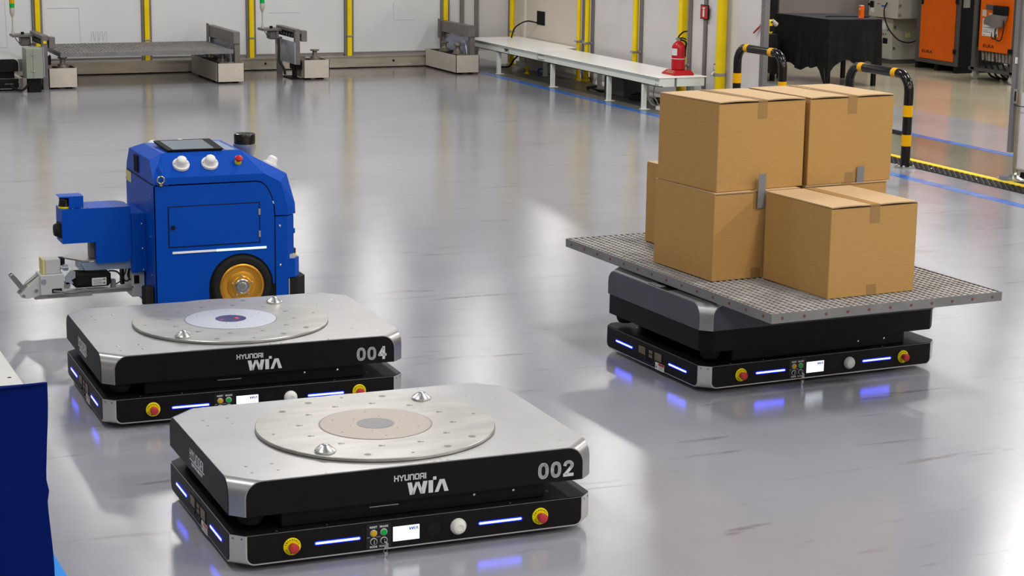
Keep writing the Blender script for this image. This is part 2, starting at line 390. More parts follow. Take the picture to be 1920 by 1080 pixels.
def thick_path(mb, pts, t, origin, ux, uy, closed=False):
    m = len(pts)
    for i in range(m if closed else m-1):
        a, b = pts[i], pts[(i+1) % m]
        d = Vector((b[0]-a[0], b[1]-a[1]))
        if d.length < 1e-6: continue
        d.normalize(); n = Vector((-d.y, d.x))*t/2
        poly_on(mb, [[(a[0]-n.x, a[1]-n.y), (b[0]-n.x, b[1]-n.y), (b[0]+n.x, b[1]+n.y), (a[0]+n.x, a[1]+n.y)]], origin, ux, uy)
    for q in (pts if closed else pts[1:-1]):
        poly_on(mb, [[(q[0]+t/2*math.cos(k*PI/5), q[1]+t/2*math.sin(k*PI/5)) for k in range(10)]], origin, ux, uy)
def digit(mb, ch, x, z, w, h, t, origin, ux, uy):
    a, b = w/2-t/2, h/2-t/2; cx, cz = x+w/2, z+h/2
    if ch == '0':
        pts = []
        for k in range(24):
            an = 2*PI*k/24; c_, s_ = math.cos(an), math.sin(an)
            pts.append((cx+a*math.copysign(abs(c_)**.8, c_), cz+b*math.copysign(abs(s_)**.8, s_)))
        thick_path(mb, pts, t, origin, ux, uy, True)
    elif ch == '2':
        pts = [(cx-a, cz+b*.42)] + [(cx+a*math.cos(an), cz+b*.5+b*.5*math.sin(an)) for an in [PI*(1-k/8)-.15 for k in range(1, 9)]]
        pts += [(cx+a*.80, cz+b*.18), (cx-a*.9, cz-b*.92)]
        thick_path(mb, pts, t, origin, ux, uy)
        poly_on(mb, [[(cx-a-t/2, z), (cx+a+t/2, z), (cx+a+t/2, z+t*.95), (cx-a-t/2, z+t*.95)]], origin, ux, uy)
    else:
        thick_path(mb, [(cx+a*.45, cz+b+t*.4), (cx+a*.45, z)], t, origin, ux, uy)
        thick_path(mb, [(cx+a*.40, cz+b), (cx-a, cz-b*.42), (cx+a+t*.4, cz-b*.42)], t*.9, origin, ux, uy)
def mark_polys(x, y, w, h):
    """W, dotted I and a crossbar-less A"""
    P = lambda pts: [(x+a*w, y+b*h) for a, b in pts]
    return [P([(.06,0),(.165,0),(.105,1),(0,1)]), P([(.09,0),(.165,0),(.265,1),(.200,1)]),
            P([(.215,1),(.315,0),(.390,0),(.285,1)]), P([(.315,0),(.42,0),(.485,1),(.38,1)]),
            P([(.51,0),(.62,0),(.62,1),(.51,1)]), P([(.62,1.02),(.70,1.02),(.70,1.28),(.62,1.28)]),
            P([(.66,0),(.75,0),(.84,.74),(.84,1),(.78,1)]), P([(.84,1),(.84,.74),(.895,0),(1.0,0),(.90,1)])]

# ============================================================ setting
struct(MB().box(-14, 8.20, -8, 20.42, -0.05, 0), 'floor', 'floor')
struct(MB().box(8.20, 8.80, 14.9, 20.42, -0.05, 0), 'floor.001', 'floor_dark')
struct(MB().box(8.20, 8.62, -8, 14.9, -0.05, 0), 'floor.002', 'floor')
struct(MB().box(8.62, 9.62, -8, 14.9, -0.05, 0), 'floor.003', 'floor_olive')
struct(MB().box(9.62, 10.75, -8, 24, -0.05, 0), 'floor.004', 'floor_light')
struct(MB().box(8.80, 9.62, 14.9, 24, -0.05, 0), 'floor.005', 'floor_light')
struct(MB().box(10.75, 30, -8, 45, -0.05, 0), 'floor.006', 'floor_beige')
struct(MB().box(-14, 8.80, 20.42, 45, -0.05, 0), 'floor.007', 'floor_dark')
struct(MB().box(8.80, 10.75, 24, 45, -0.05, 0), 'floor.008', 'floor_light')

def line_strip(name, mat, x0, x1, y0, y1, label, h=0.0015):
    return tag(MB().box(x0, x1, y0, y1, 0, h).build(name, mat), label, 'floor line')
line_strip('floor_tape', 'blue_tape', 8.095, 8.19, -2, 20.3, 'long blue line on the grey floor in front of the white bench and bollards')
line_strip('floor_tape', 'blue_tape', 9.59, 9.68, 2, 14.9, 'thin blue line beyond the yellow line, right of the bollards')
o = MB().box(8.65, 8.715, 4, 14.88, 0, 0.012, .003).build('guide_rail', 'yellow'); tag(o, 'yellow floor strip along the dark perforated channel', 'floor strip')
ch = thing('drain_channel', 'dark perforated channel cover beside the yellow floor strip', 'drain cover', (8.55, 4, 0))
mb = MB().box(8.478, 8.645, 4, 14.88, 0, 0.006); mb.build('cover', 'perforated', ch, w=True)
mb = MB()
for i in range(150):
    yy = 9.9 + i*0.033
    for k in range(4):
        xx = 8.486 + k*0.041 + (0.02 if i % 2 else 0)
        mb.box(xx, xx+0.018, yy, yy+0.016, 0.006, 0.0095)
mb.build('stud', 'perforated', ch, kind='stuff', w=True)
mb = MB()
for i in range(9): mb.lathe([(.010, 0), (.010, .004), (.004, .006)], (8.55, 10.2+i*.55, .006), n=10)
mb.build('screw', 'chrome', ch, kind='stuff', w=True)

# ---- back fence (plane y = 20.55): posts, yellow strips, panels, rail
FH = 1.85
fence = thing('safety_fence', 'white panelled safety fence with yellow strips along the back of the floor', 'fence', (0, 20.6, 0))
px_x = [-2.3, -1.15, 0.02, 1.17, 2.33, 3.495, 4.645, 5.795, 6.92, 8.07]
for i in range(len(px_x)-1):
    a, b = px_x[i]+.055, px_x[i+1]-.055
    MB().box(a, b, 20.60, 20.612, 0.165, FH).build('panel', 'panel', fence, w=True)
    MB().box(a-.03, b+.03, 20.585, 20.625, 0.150, 0.172).build('bottom_rail', 'frame', fence, w=True)
    MB().box(a-.03, b+.03, 20.585, 20.625, FH, FH+.03).build('top_rail', 'frame', fence, w=True)
for i, x in enumerate(px_x):
    MB().box(x-.052, x-.030, 20.575, 20.63, 0, FH+.03).build('post', 'frame', fence, w=True)
    MB().box(x+.030, x+.052, 20.575, 20.63, 0, FH+.03).build('post', 'frame', fence, w=True)
    mb = MB().box(x-.026, x+.026, 20.555, 20.60, 0.115, FH+.03, .004); mb.box(x-.034, x+.034, 20.50, 20.59, 0.004, 0.018, .003)
    mb.build('yellow_strip', 'yellow', fence, w=True)
    for z in (0.345, 1.1):
        MB().box(x-.032, x+.032, 20.548, 20.575, z, z+.016, .003).build('clamp', 'steel', fence, w=True)
mb = MB()
def scrib(pts):
    mb.tube([(x, 20.599, z) for x, z in pts], 0.0022, n=4)
scrib([(3.60, .70), (3.93, .70)]); scrib([(3.93, .70), (3.94, .33)]); scrib([(3.94, .33), (4.25, .33), (4.25, .25)])
for i in range(4): scrib([(4.05+.045*i, .35), (4.06+.045*i, .44), (4.08+.045*i, .45), (4.085+.045*i, .35)])
for i in range(3): scrib(smooth_path([(4.42+.05*i, .27, 0), (4.45+.05*i, .33, 0), (4.47+.05*i, .29, 0), (4.43+.05*i, .25, 0)], 4) and [(4.42+.05*i, .27), (4.45+.05*i, .33), (4.47+.05*i, .29), (4.43+.05*i, .25)])
scrib([(3.17, .78), (3.18, .30), (3.10, .30)]); scrib([(6.0, .62), (6.35, .62)]); scrib([(7.45, .72), (7.45, .52), (7.7, .52)])
mb.build('pen_marks', 'ink', fence, kind='stuff', label='faint blue pen marks on the white panels', w=True)
# aluminium base beam in front of the fence
bb = thing('base_beam', 'long brushed metal beam lying on the floor before the white fence', 'beam', (3, 20.5, 0))
mb = MB()
mb.box(-2.4, 8.2, 20.50, 20.555, 0.012, 0.030); mb.box(-2.4, 8.2, 20.51, 20.55, 0.030, 0.125)
mb.box(-2.4, 8.2, 20.495, 20.555, 0.125, 0.138)
mb.build('beam_body', 'rail', bb, w=True)
MB().box(-2.4, 8.2, 20.49, 20.56, 0, 0.012).build('seal', 'matt_black', bb, w=True)
for x in (5.93, 7.42, 3.1, 1.4):
    MB().cyl((x, 20.511, .075), (x, 20.506, .075), .013, n=14).build('hole', 'matt_black', bb, w=True)

# ---- far walls of the hall
struct(MB().box(-14, 30, 45, 45.2, 0, 6.6), 'wall_back', 'beige_wall')
struct(MB().box(30, 30.2, -8, 45, 0, 6.6), 'wall_right', 'beige_wall')
struct(MB().box(-14.2, -14, -8, 45, 0, 6.6), 'wall_left', 'beige_wall')
struct(MB().box(-14, 30, -8.2, -8, 0, 6.6), 'wall_front', 'beige_wall')

# ---- right-hand fence line (plane x = 8.85)
rf = thing('partition_fence', 'pale glossy partition with yellow pipes behind the white bench', 'fence', (8.86, 17, 0))
MB().box(8.885, 8.893, 17.36, 18.40, 0.03, FH).build('panel', 'panel_warm', rf, w=True)
MB().box(8.885, 8.893, 16.37, 17.29, 0.03, FH).build('panel', 'panel_warm', rf, w=True)
MB().box(8.885, 8.893, 15.99, 16.28, 0.03, FH).build('panel', 'panel_warm', rf, w=True)
MB().box(8.885, 8.893, 14.93, 15.93, 0.03, FH).build('panel', 'panel_warm', rf, w=True)
for (y, wd, x0) in ((18.652, .034, 0), (18.443, .042, 0), (17.326, .046, 0), (16.326, .078, 0)):
    MB().box(8.87, 8.91, y-.062-wd*.5, y-wd*.5, 0, FH).build('post', 'frame_grey', rf, w=True)
    mb = MB().cyl((8.84, y, 0.012), (8.84, y, FH), wd*.62, n=16) if wd < .07 else MB().box(8.80, 8.862, y-wd*.5, y+wd*.5, 0.012, FH, .004)
    mb.box(8.80, 8.87, y-.05, y+.05, 0, 0.02, .003)
    mb.build('yellow_pipe', 'yellow', rf, w=True)
    for zc in ((.40,) if wd < .07 else (.36,)):
        mb = MB().box(8.80, 8.868, y-wd*.75, y+wd*.75, zc, zc+.018, .003); mb.box(8.866, 8.872, y-wd*.5-.055, y, zc-.004, zc+.022)
        mb.lathe([(.006, 0), (.006, .006), (.002, .008)], (8.866, y-wd*.5-.035, zc+.008), (-1, 0, 0), n=8)
        mb.build('clamp', 'steel', rf, w=True)
MB().box(8.868, 8.905, 15.935, 15.985, 0, FH).build('post', 'frame_grey', rf, w=True)
MB().box(8.86, 8.91, 14.862, 14.925, 0, FH).build('post', 'frame_grey', rf, w=True)
for zz in (.98, .87): MB().lathe([(.006, 0), (.006, .004), (.002, .006)], (8.859, 14.89, zz), (-1, 0, 0), n=8).build('bolt', 'chrome', rf, w=True)
# thick yellow pipe at the opening
yp = thing('yellow_pipe', 'thick yellow pipe with a steel clamp behind the left bollard', 'pipe', (8.82, 15.55, 0))
mb = MB().cyl((8.82, 15.55, 0.015), (8.82, 15.55, FH), .048, n=24); mb.lathe([(.08, 0), (.08, .015), (.05, .018)], (8.82, 15.55, 0)); mb.build('tube', 'yellow', yp, w=True)
mb = MB().cyl((8.82, 15.55, .338), (8.82, 15.55, .365), .0515, n=24); mb.box(8.80, 8.86, 15.59, 15.63, .34, .362); mb.build('clamp', 'steel', yp, w=True)
# beige machine housing behind the bench with square cut-out
hs = thing('machine_housing', 'tall plain beige housing behind the bench with a square black opening', 'machine', (8.9, 19.6, 0))
MB().box(8.90, 9.6, 18.69, 20.36, 0.02, FH).build('shell', 'beige_wall', hs, w=True)
MB().box(8.888, 8.90, 20.18, 20.22, 0.02, FH).build('corner_strip', 'white', hs, w=True)
MB().box(8.893, 8.90, 19.66, 19.865, 0.50, 0.652).build('opening', 'matt_black', hs, w=True)
MB().box(8.86, 8.90, 18.69, 20.36, 0.0, 0.05).build('plinth', 'panel_warm', hs, w=True)
tag(MB().tube(smooth_path([(8.885, 19.85, .52), (8.80, 19.95, .53), (8.72, 20.08, .45), (8.70, 20.13, .335)]), .008).build('cable', 'cable'), 'black cable curving from the square opening down to the bench', 'cable')
# corner fence between back and right
cf = thing('corner_frame', 'grey framed pale panels in the corner right of the last stand', 'fence', (8.5, 20.6, 0))
for x in (8.275, 8.455): MB().box(x-.022, x+.022, 20.57, 20.62, 0, FH).build('post', 'frame', cf, w=True)
MB().box(8.13, 8.255, 20.60, 20.61, .15, FH).build('panel', 'panel', cf, w=True)
MB().box(8.30, 8.435, 20.60, 20.61, .15, FH).build('panel', 'panel_warm', cf, w=True)
MB().box(8.478, 8.86, 20.60, 20.61, .15, FH).build('panel', 'panel_warm', cf, w=True)
MB().box(8.84, 8.87, 20.50, 20.56, 0, FH).build('post', 'frame', cf, w=True)
mb = MB().cyl((8.84, 20.44, 0.012), (8.84, 20.44, FH), .030, n=16); mb.box(8.79, 8.88, 20.39, 20.49, 0, .012); mb.build('yellow_pipe', 'yellow', cf, w=True)
MB().cyl((8.84, 20.44, .375), (8.84, 20.44, .395), .034, n=16).build('clamp', 'steel', cf, w=True)

# fire-extinguisher sign, switch and handle on the partition
sg = thing('extinguisher_sign', 'small red sign with a white extinguisher symbol on a grey post', 'sign', (8.862, 15.95, .9))
MB().box(8.856, 8.866, 15.88, 16.03, .828, .960).build('frame', 'matt_black', sg, w=True)
MB().box(8.853, 8.857, 15.888, 16.022, .835, .953).build('plate', 'red', sg, w=True)
mb = MB(); poly_on(mb, [[(.045, .012), (.075, .012), (.075, .072), (.068, .082), (.052, .082), (.045, .072)], [(.052, .08), (.068, .08), (.085, .092), (.085, .100), (.045, .100), (.030, .092), (.030, .086), (.052, .090)]],
        (8.853, 16.022, .838), (0, -1, 0), (0, 0, 1)); mb.build('symbol', 'white', sg, w=True)
sw = thing('wall_socket', 'grey switch box with white plug beside the thick yellow pipe', 'socket', (8.88, 15.7, .32))
MB().box(8.855, 8.885, 15.625, 15.745, .315, .435, .003).build('box', 'frame_grey', sw, w=True)
mb = MB(); mb.box(8.84, 8.856, 15.66, 15.71, .38, .42, .004); mb.box(8.835, 8.856, 15.64, 15.69, .335, .385, .006); mb.cyl((8.84, 15.70, .36), (8.80, 15.68, .33), .008); mb.build('plug', 'white', sw, w=True)
hd = thing('latch_handle', 'small red lever on the glass left of the doorway post', 'handle', (8.88, 14.95, .84))
mb = MB().cyl((8.875, 14.90+.05, .842), (8.86, 15.045, .770), .008, n=10); mb.build('lever', 'red_dull', hd, w=True)
MB().cyl((8.884, 14.945, .842), (8.866, 14.945, .842), .014, n=12).build('pivot', 'brass', hd, w=True)

# ---- white bench
bn = thing('platform_bench', 'long low white walkway bench on square legs along the partition', 'bench', (8.5, 18, 0))
MB().box(8.22, 8.72, 15.62, 20.3, .322, .332, .002).build('top', 'bench_top', bn, w=True)
MB().box(8.72, 8.88, 18.75, 20.3, .322, .332, .002).build('top_extension', 'bench_top', bn, w=True)
mb = MB(); mb.box(8.235, 8.25, 15.63, 20.28, .243, .322); mb.box(8.235, 8.27, 15.63, 20.28, .243, .25); mb.build('front_beam', 'bench', bn, w=True)
mb = MB(); mb.box(8.25, 8.39, 15.63, 15.645, .243, .322); mb.build('end_beam', 'bench', bn, w=True)
mb = MB(); mb.box(8.415, 8.70, 15.63, 15.645, .243, .322); mb.build('end_beam', 'bench', bn, w=True)
MB().box(8.39, 8.415, 15.64, 15.66, .243, .322).build('end_gap_post', 'frame_grey', bn, w=True)
MB().box(8.69, 8.705, 15.645, 20.28, .243, .322).build('rear_beam', 'bench', bn, w=True)
for (x, y) in ((8.26, 19.45), (8.26, 18.03), (8.26, 16.72), (8.26, 15.98), (8.66, 19.1), (8.66, 17.75), (8.66, 16.7), (8.66, 15.8)):
    mb = MB().box(x-.019, x+.019, y-.019, y+.019, .006, .325); mb.box(x-.03, x+.05, y-.03, y+.03, 0, .006)
    mb.build('leg', 'bench', bn, w=True)
mb = MB()
for k in range(40):
    yy = 19.19+random.gauss(0, .035); zz = .285+random.gauss(0, .010); mb.box(8.2335, 8.2352, yy-.012, yy+.012, zz-.003, zz+.003)
mb.build('scuff_patch', 'steel', bn, label='grey worn patch on the front beam', w=True)
mb = MB(); mb.box(8.2335, 8.2355, 18.20, 18.36, .303, .306); mb.box(8.2335, 8.2355, 18.20, 18.36, .262, .265)
for k in range(8): mb.box(8.2335, 8.2355, 18.20+.02*k, 18.21+.02*k, .306, .311); mb.box(8.2335, 8.2355, 18.20+.02*k, 18.21+.02*k, .256, .262)
mb.box(8.2335, 8.2355, 18.365, 18.372, .27, .298); mb.build('label_print', 'matt_black', bn, w=True)
mb = MB()
for z in (.262, .30):
    for y in (15.66, 15.70): mb.cyl((8.235, y, z), (8.231, y, z), .007, n=10)
mb.build('bolt', 'steel', bn, w=True)
# things under the bench
tag(MB().box(8.52, 8.72, 16.92, 17.36, 0, .175, .008).build('equipment_box', 'dark_frame'), 'dark brown box standing on the floor under the white bench', 'box')
for (cx_, cy_, lab) in ((8.52, 16.62, 'black cable coil on the floor right of the dark box under the bench'), (8.60, 16.22, 'black cable loops on the floor behind the white cables'), (8.60, 15.76, 'black cable heap on the floor behind the end of the bench')):
    pts = []
    for k in range(22):
        a = k*.95; rr = .07+.05*random.random()
        pts.append((cx_+rr*.7*math.cos(a), cy_+rr*1.5*math.sin(a), .010+.0035*k*.8))
    tag(MB().tube(smooth_path(pts, 4), .007, n=6).build('cable_coil', 'cable'), lab, 'cable')
for i, lab in enumerate(('thin white cable hanging under the bench, left one of two', 'thin white cable hanging under the bench, right one of two')):
    y0 = 16.35-.16*i
    tag(MB().tube(smooth_path([(8.60, y0+.20, .23), (8.50, y0+.06, .13-.02*i), (8.48, y0-.04, .06), (8.44, y0-.20, .02), (8.48, y0-.30, .012)]), .006, n=6).build('white_cable', 'white_cable'), lab, 'cable')
tag(MB().box(8.33, 8.41, 15.80, 15.88, 0, .04, .008).build('plug_block', 'white'), 'small white plug block on the floor under the bench end', 'plug')
tag(MB().tube(smooth_path([(8.7, 17.9, .01), (8.55, 17.8, .012), (8.50, 17.62, .03), (8.52, 17.45, .012), (8.66, 17.40, .012)]), .012, n=6).build('cable_bundle', 'cable'), 'thick black cable lying left of the dark box under the bench', 'cable')
tag(MB().tube(smooth_path([(8.80, 19.35, .10), (8.72, 19.25, .06), (8.60, 19.14, .07), (8.56, 19.05, .012)]), .010, n=8).build('blue_hose', 'blue'), 'short blue hose under the far end of the bench', 'hose')
tag(MB().tube(smooth_path([(8.72, 19.75, .24), (8.62, 19.85, .12), (8.6, 19.95, .03), (8.55, 20.1, .012)]), .010, n=8).build('black_hose', 'cable'), 'black cable under the bench beside the last stand', 'cable')
tag(MB().lathe([(.03, 0), (.03, .012), (.012, .02), (.012, .05), (.025, .06), (.025, .075)], (8.58, 19.40, 0)).build('yellow_fitting', 'yellow'), 'small yellow fitting on the floor under the bench', 'fitting')

# ---- fire extinguisher on its stand
ex = thing('fire_extinguisher', 'red fire extinguisher with a white label on the near end of the bench', 'fire extinguisher', (8.53, 15.83, .38))
c = (8.53, 15.83)
MB().lathe([(.058, .0), (.064, .008), (.064, .205), (.060, .226), (.044, .248), (.020, .264), (.018, .270)], (*c, .375)).build('cylinder', 'red', ex, w=True)
mb = MB(); vs = []; nn = 10
for i in range(nn+1):
    a = math.radians(158+72*i/nn)
    for z in (.512, .575): vs += [(c[0]+.0648*math.cos(a), c[1]+.0648*math.sin(a), z)]
mb.add(vs, [(2*i, 2*i+2, 2*i+3, 2*i+1) for i in range(nn)], True)
mb.build('label_sheet', 'white_label', ex, w=True)
MB().cyl((*c, .478), (*c, .484), .0650, n=28).build('band', 'white', ex, w=True)
mb = MB().cyl((*c, .640), (*c, .672), .015, n=14); mb.cyl((c[0]-.03, c[1], .662), (c[0]+.02, c[1], .662), .010, n=10); mb.build('valve', 'steel', ex, w=True)
mb = MB().tube(smooth_path([(c[0]-.01, c[1], .67), (c[0]+.0, c[1]-.02, .70), (c[0]+.02, c[1]-.05, .728), (c[0]+.04, c[1]-.08, .735)]), .007, n=8)
mb.tube(smooth_path([(c[0]+.0, c[1]-.01, .668), (c[0]+.02, c[1]-.04, .672), (c[0]+.035, c[1]-.075, .660)]), .006, n=8)
mb.build('lever', 'matt_black', ex, w=True)
MB().tube(smooth_path([(c[0]+.01, c[1]-.02, .655), (c[0]+.045, c[1]-.055, .63), (c[0]+.045, c[1]-.045, .56), (c[0]+.045, c[1]-.045, .50)]), .009, n=8).build('hose', 'cable', ex, w=True)
es = thing('extinguisher_stand', 'red flared plastic foot holding the fire extinguisher on the bench', 'stand', (8.53, 15.83, .332))
b0 = [(8.43, 15.72), (8.64, 15.72), (8.64, 15.96), (8.43, 15.96)]; b1 = [(8.462, 15.745), (8.620, 15.745), (8.620, 15.925), (8.462, 15.925)]
MB().add([(x, y, .3325) for x, y in b0]+[(x, y, .345) for x, y in b0]+[(x, y, .376) for x, y in b1], [(0, 1, 2, 3), (8, 9, 10, 11)]+[(i, (i+1) % 4, 4+(i+1) % 4, 4+i) for i in range(4)]+[(4+i, 4+(i+1) % 4, 8+(i+1) % 4, 8+i) for i in range(4)]).build('foot', 'red', es, w=True)
mb = MB()
for k, zz in enumerate((.368, .355)):
    xx = 8.430+.032*(zz-.345)/.031 - .001
    for j in range(4): mb.box(xx-.001, xx+.003, 15.87-.035*j, 15.89-.035*j, zz-.005, zz+.005)
mb.build('lettering', 'pale_yellow', es, kind='stuff', w=True)

# ============================================================ docking stands at the back
def flange_post(mb, x, y, z, h=.105, r=.05):
    mb.lathe([(r*1.25, 0), (r*1.25, .012), (r, .014), (r*.95, .035), (r*.6, .040), (r*.5, .050), (r*.5, h-.018), (r*.95, h-.012), (r*.95, h)], (x, y, z), n=20)
def stand_box(parent, x0, x1, y0, y1):
    mb = MB()
    t = .006
    mb.box(x0, x1, y0, y0+t, .018, .205); mb.box(x0, x0+t, y0, y1, .018, .205); mb.box(x1-t, x1, y0, y1, .018, .205); mb.box(x0, x1, y1-t, y1, .018, .205)
    mb.build('cover', 'cream', parent, w=True)
    MB().box(x0+t, x1-t, y0+t, y1-t, .15, .198).build('bed', 'matt_black', parent, w=True)
    for yy in (y0+.08, y1-.12):
        mb = MB().lathe([(.03, 0), (.03, .006), (.012, .010), (.012, .16)], (x0+.07, yy, 0), n=12); mb.lathe([(.03, 0), (.03, .006), (.012, .010), (.012, .16)], (x1-.07, yy, 0), n=12)
        mb.build('foot', 'matt_black', parent, w=True)
    mb = MB()
    for (xx, zz) in ((x1-.05, .13), (x1-.02, .13), (x1-.05, .045), (x1-.02, .045)): mb.cyl((xx, y0+.001, zz), (xx, y0-.002, zz), .004, n=8)
    mb.build('screw', 'steel', parent, w=True)
def right_stand(x0, x1, y0, y1, bx0, bx1, label, pallet):
    t = thing('docking_stand', label, 'stand', ((x0+x1)/2, (y0+y1)/2, 0), group='docking stands before the white fence')
    stand_box(t, x0, x1, y0, y1)
    for i, (xx, yy) in enumerate((((x0+x1)/2-.03, y0+.22), ((x0+x1)/2-.03, y1-.32))):
        mb = MB(); flange_post(mb, xx, yy, .20); 
        if not pallet and i == 0: mb.lathe([(.045, 0), (.045, .01), (.035, .03), (.015, .042)], (xx, yy, .29), n=18)
        mb.build('flange_post', 'mach_rust', t, w=True)
    px0, px1 = bx1-.055, bx1
    MB().box(px0, px1, y0+.03, y0+.09, .20, .405).build('upright', 'mach', t, w=True)
    MB().box(px0, px1, y1-.12, y1-.06, .20, .405).build('upright', 'mach', t, w=True)
    mb = MB().box(bx0, bx1, y0+.02, y1-.02, .400, .522, .004); mb.build('beam', 'mach', t, w=True)
    MB().box(bx0-.012, bx0, y1-.10, y1-.02, .33, .54, .003).build('end_bracket', 'mach', t, w=True)
    MB().box(px0+.015, px1-.02, y0+.09, y1-.12, .21, .385).build('side_plate', 'bluish', t, w=True)
    mb = MB().box(px0-.022, px0-.005, y0+.16, y0+.20, .20, .36); mb.tube(smooth_path([(px0-.02, y0+.16, .35), (px0-.024, y0+.1, .30), (px0-.03, y0+.05, .21)]), .004, n=6)
    mb.build('sensor', 'bluish', t, w=True)
    MB().box(x0+.03, px0-.01, y0+.03, y0+.06, .199, .215).build('lock_bar', 'mach_rust', t, w=True)
    return t
right_stand(5.07, 5.35, 19.28, 20.37, 5.245, 5.315, 'cream docking stand carrying the right end of the grating tray', True)
right_stand(7.79, 8.06, 19.53, 20.47, 7.94, 8.02, 'cream docking stand with a bare flange post, nearest the white bench', False)
def left_stand(x0, x1, y0, px, label, pallet, cab):
    t = thing('docking_stand', label, 'stand', ((x0+x1)/2, y0+.45, 0), group='docking stands before the white fence')
    stand_box(t, x0, x1, y0, y0+.32)
    mb = MB(); flange_post(mb, (x0+x1)/2+.02, y0+.13, .20); mb.build('flange_post', 'mach_rust', t, w=True)
    y1 = y0+.70
    MB().box(px, px+.05, y0, y0+.06, .0 if cab else .16, .52).build('upright', 'mach', t, w=True)
    MB().box(px, px+.05, y1-.06, y1, .0, .40).build('upright', 'mach', t, w=True)
    MB().box(px, px+.065, y0+.04, y1, .49, .525, .003).build('top_beam', 'mach', t, w=True)
    MB().box(px+.01, px+.05, y0+.06, y1-.06, .43, .485).build('gear_block', 'matt_black', t, w=True)
    for k in range(5): MB().cyl((px+.008, y0+.12+.1*k, .455), (px-.004, y0+.12+.1*k, .455), .016, n=10).build('roller', 'dark_frame', t, w=True)
    MB().box(px+.065, px+.125, y0-.01, y0+.10, .40, .512, .004).build('cap_bracket', 'mach', t, w=True)
    MB().box(px+.05, px+.085, y0, y0+.20, .48, .512, .003).build('cap_arm', 'mach', t, w=True)
    MB().box(px-.012, px-.002, y0-.01, y1, .165, .395).build('side_plate', 'bluish', t, w=True)
    mb = MB()
    for k in range(4):
        for z in (.19, .37): mb.lathe([(.006, 0), (.006, .004)], (px-.012, y0+.06+.18*k, z), (-1, 0, 0), n=6)
    mb.build('bolt', 'frame_grey', t, w=True)
    MB().box(px-.20, px+.01, y0+.50, y0+.72, .475, .500, .003).build('shelf', 'mach', t, w=True)
    MB().box(px-.12, px-.02, y0+.52, y0+.66, .385, .475, .01).build('motor', 'mach', t, w=True)
    MB().box(px-.11, px-.08, y0+.55, y0+.58, .50, .525, .004).build('knob', 'matt_black', t, w=True)
    MB().box(px+.05, x0+.05, y0+.10, y0+.26, .19, .235, .004).build('lever_arm', 'mach_rust', t, w=True)
    mb = MB().box(px+.01, px+.04, y0+.08, y0+.16, .0, .17); mb.box(px+.02, x0+.01, y0+.06, y0+.28, .10, .18); mb.box(px-.02, x0-.005, y0+.05, y0+.4, 0, .012)
    mb.build('base_frame', 'matt_black', t, w=True)
    # signal tower
    tx, ty = px-.185, y0+.58
    mb = MB().cyl((tx, ty, .50), (tx, ty, .68), .008, n=10); mb.lathe([(.014, 0), (.014, .03), (.008, .05)], (tx, ty, .50), n=12); mb.build('tower_pole', 'castor', t, w=True)
    mb = MB().lathe([(.012, 0), (.022, .03), (.026, .04), (.026, .09)], (tx, ty, .675), n=16); mb.build('tower_base', 'cream', t, w=True)
    MB().lathe([(.026, 0), (.026, .04)], (tx, ty, .766), n=16).build('tower_green_lens', 'green', t, w=True)
    MB().lathe([(.026, 0), (.026, .04)], (tx, ty, .807), n=16).build('tower_amber_lens', 'amber', t, w=True)
    MB().lathe([(.026, 0), (.026, .04), (.01, .05)], (tx, ty, .848), n=16).build('tower_red_lens', 'red', t, w=True)
    MB().tube(smooth_path([(tx+.01, ty-.05, .47), (tx+.05, ty-.03, .42), (tx+.10, ty-.02, .42), (tx+.14, ty, .45)]), .004, n=6).build('wire', 'cable', t, w=True)
    if not cab:
        MB().tube(smooth_path([(px-.05, y0+.45, .40), (px-.06, y0+.40, .30), (px-.07, y0+.36, .18), (px-.04, y0+.30, .10), (px-.03, y0+.28, .03)]), .014, n=8).build('hose', 'cable', t, w=True)
        MB().box(px-.055, px-.03, y0+.50, y0+.53, .34, .47).build('drop_arm', 'frame_grey', t, w=True)
    else:
        MB().box(px+.02, px+.10, y0+.1, y0+.5, .22, .33, .01).build('lifting_gear', 'matt_black', t, w=True)
        MB().box(px+.045, px+.065, y0+.01, y0+.05, .33, .37, .004).build('sensor', 'white', t, w=True)
        MB().box(px+.01, px+.04, y0-.005, y0+.0, .45, .475).build('warning_plate', 'yellow', t, w=True)
    return t
left_stand(3.355, 3.635, 19.21, 3.30, 'cream docking stand carrying the left end of the grating tray', True, True)
left_stand(6.03, 6.31, 19.42, 5.94, 'cream docking stand with an empty flange post, middle of the back fence', False, False)
cb = thing('control_cabinet', 'sage green control cabinet hung beside the leftmost docking stand', 'cabinet', (3.2, 19.15, .1))
MB().box(3.10, 3.26, 18.96, 19.20, .135, .425, .004).build('body', 'sage', cb, w=True)
MB().box(3.10, 3.16, 18.955, 18.96, .14, .42).build('door', 'sage', cb, w=True)
MB().box(3.163, 3.255, 18.955, 18.96, .14, .42).build('door', 'sage', cb, w=True)
for z in (.20, .36):
    for x in (3.15, 3.17): MB().box(x-.006, x+.006, 18.948, 18.955, z, z+.012, .002).build('hinge', 'chrome', cb, w=True)
MB().box(3.262, 3.272, 18.96, 19.18, .15, .43).build('side_rib', 'bluish', cb, w=True)
mb = MB().box(3.12, 3.24, 18.98, 19.1, .0, .13); mb.tube(smooth_path([(3.14, 19.0, .10), (3.06, 18.97, .03), (2.99, 18.98, .04), (2.93, 19.0, .08)]), .012, n=8); mb.build('plug_block', 'matt_black', cb, w=True)

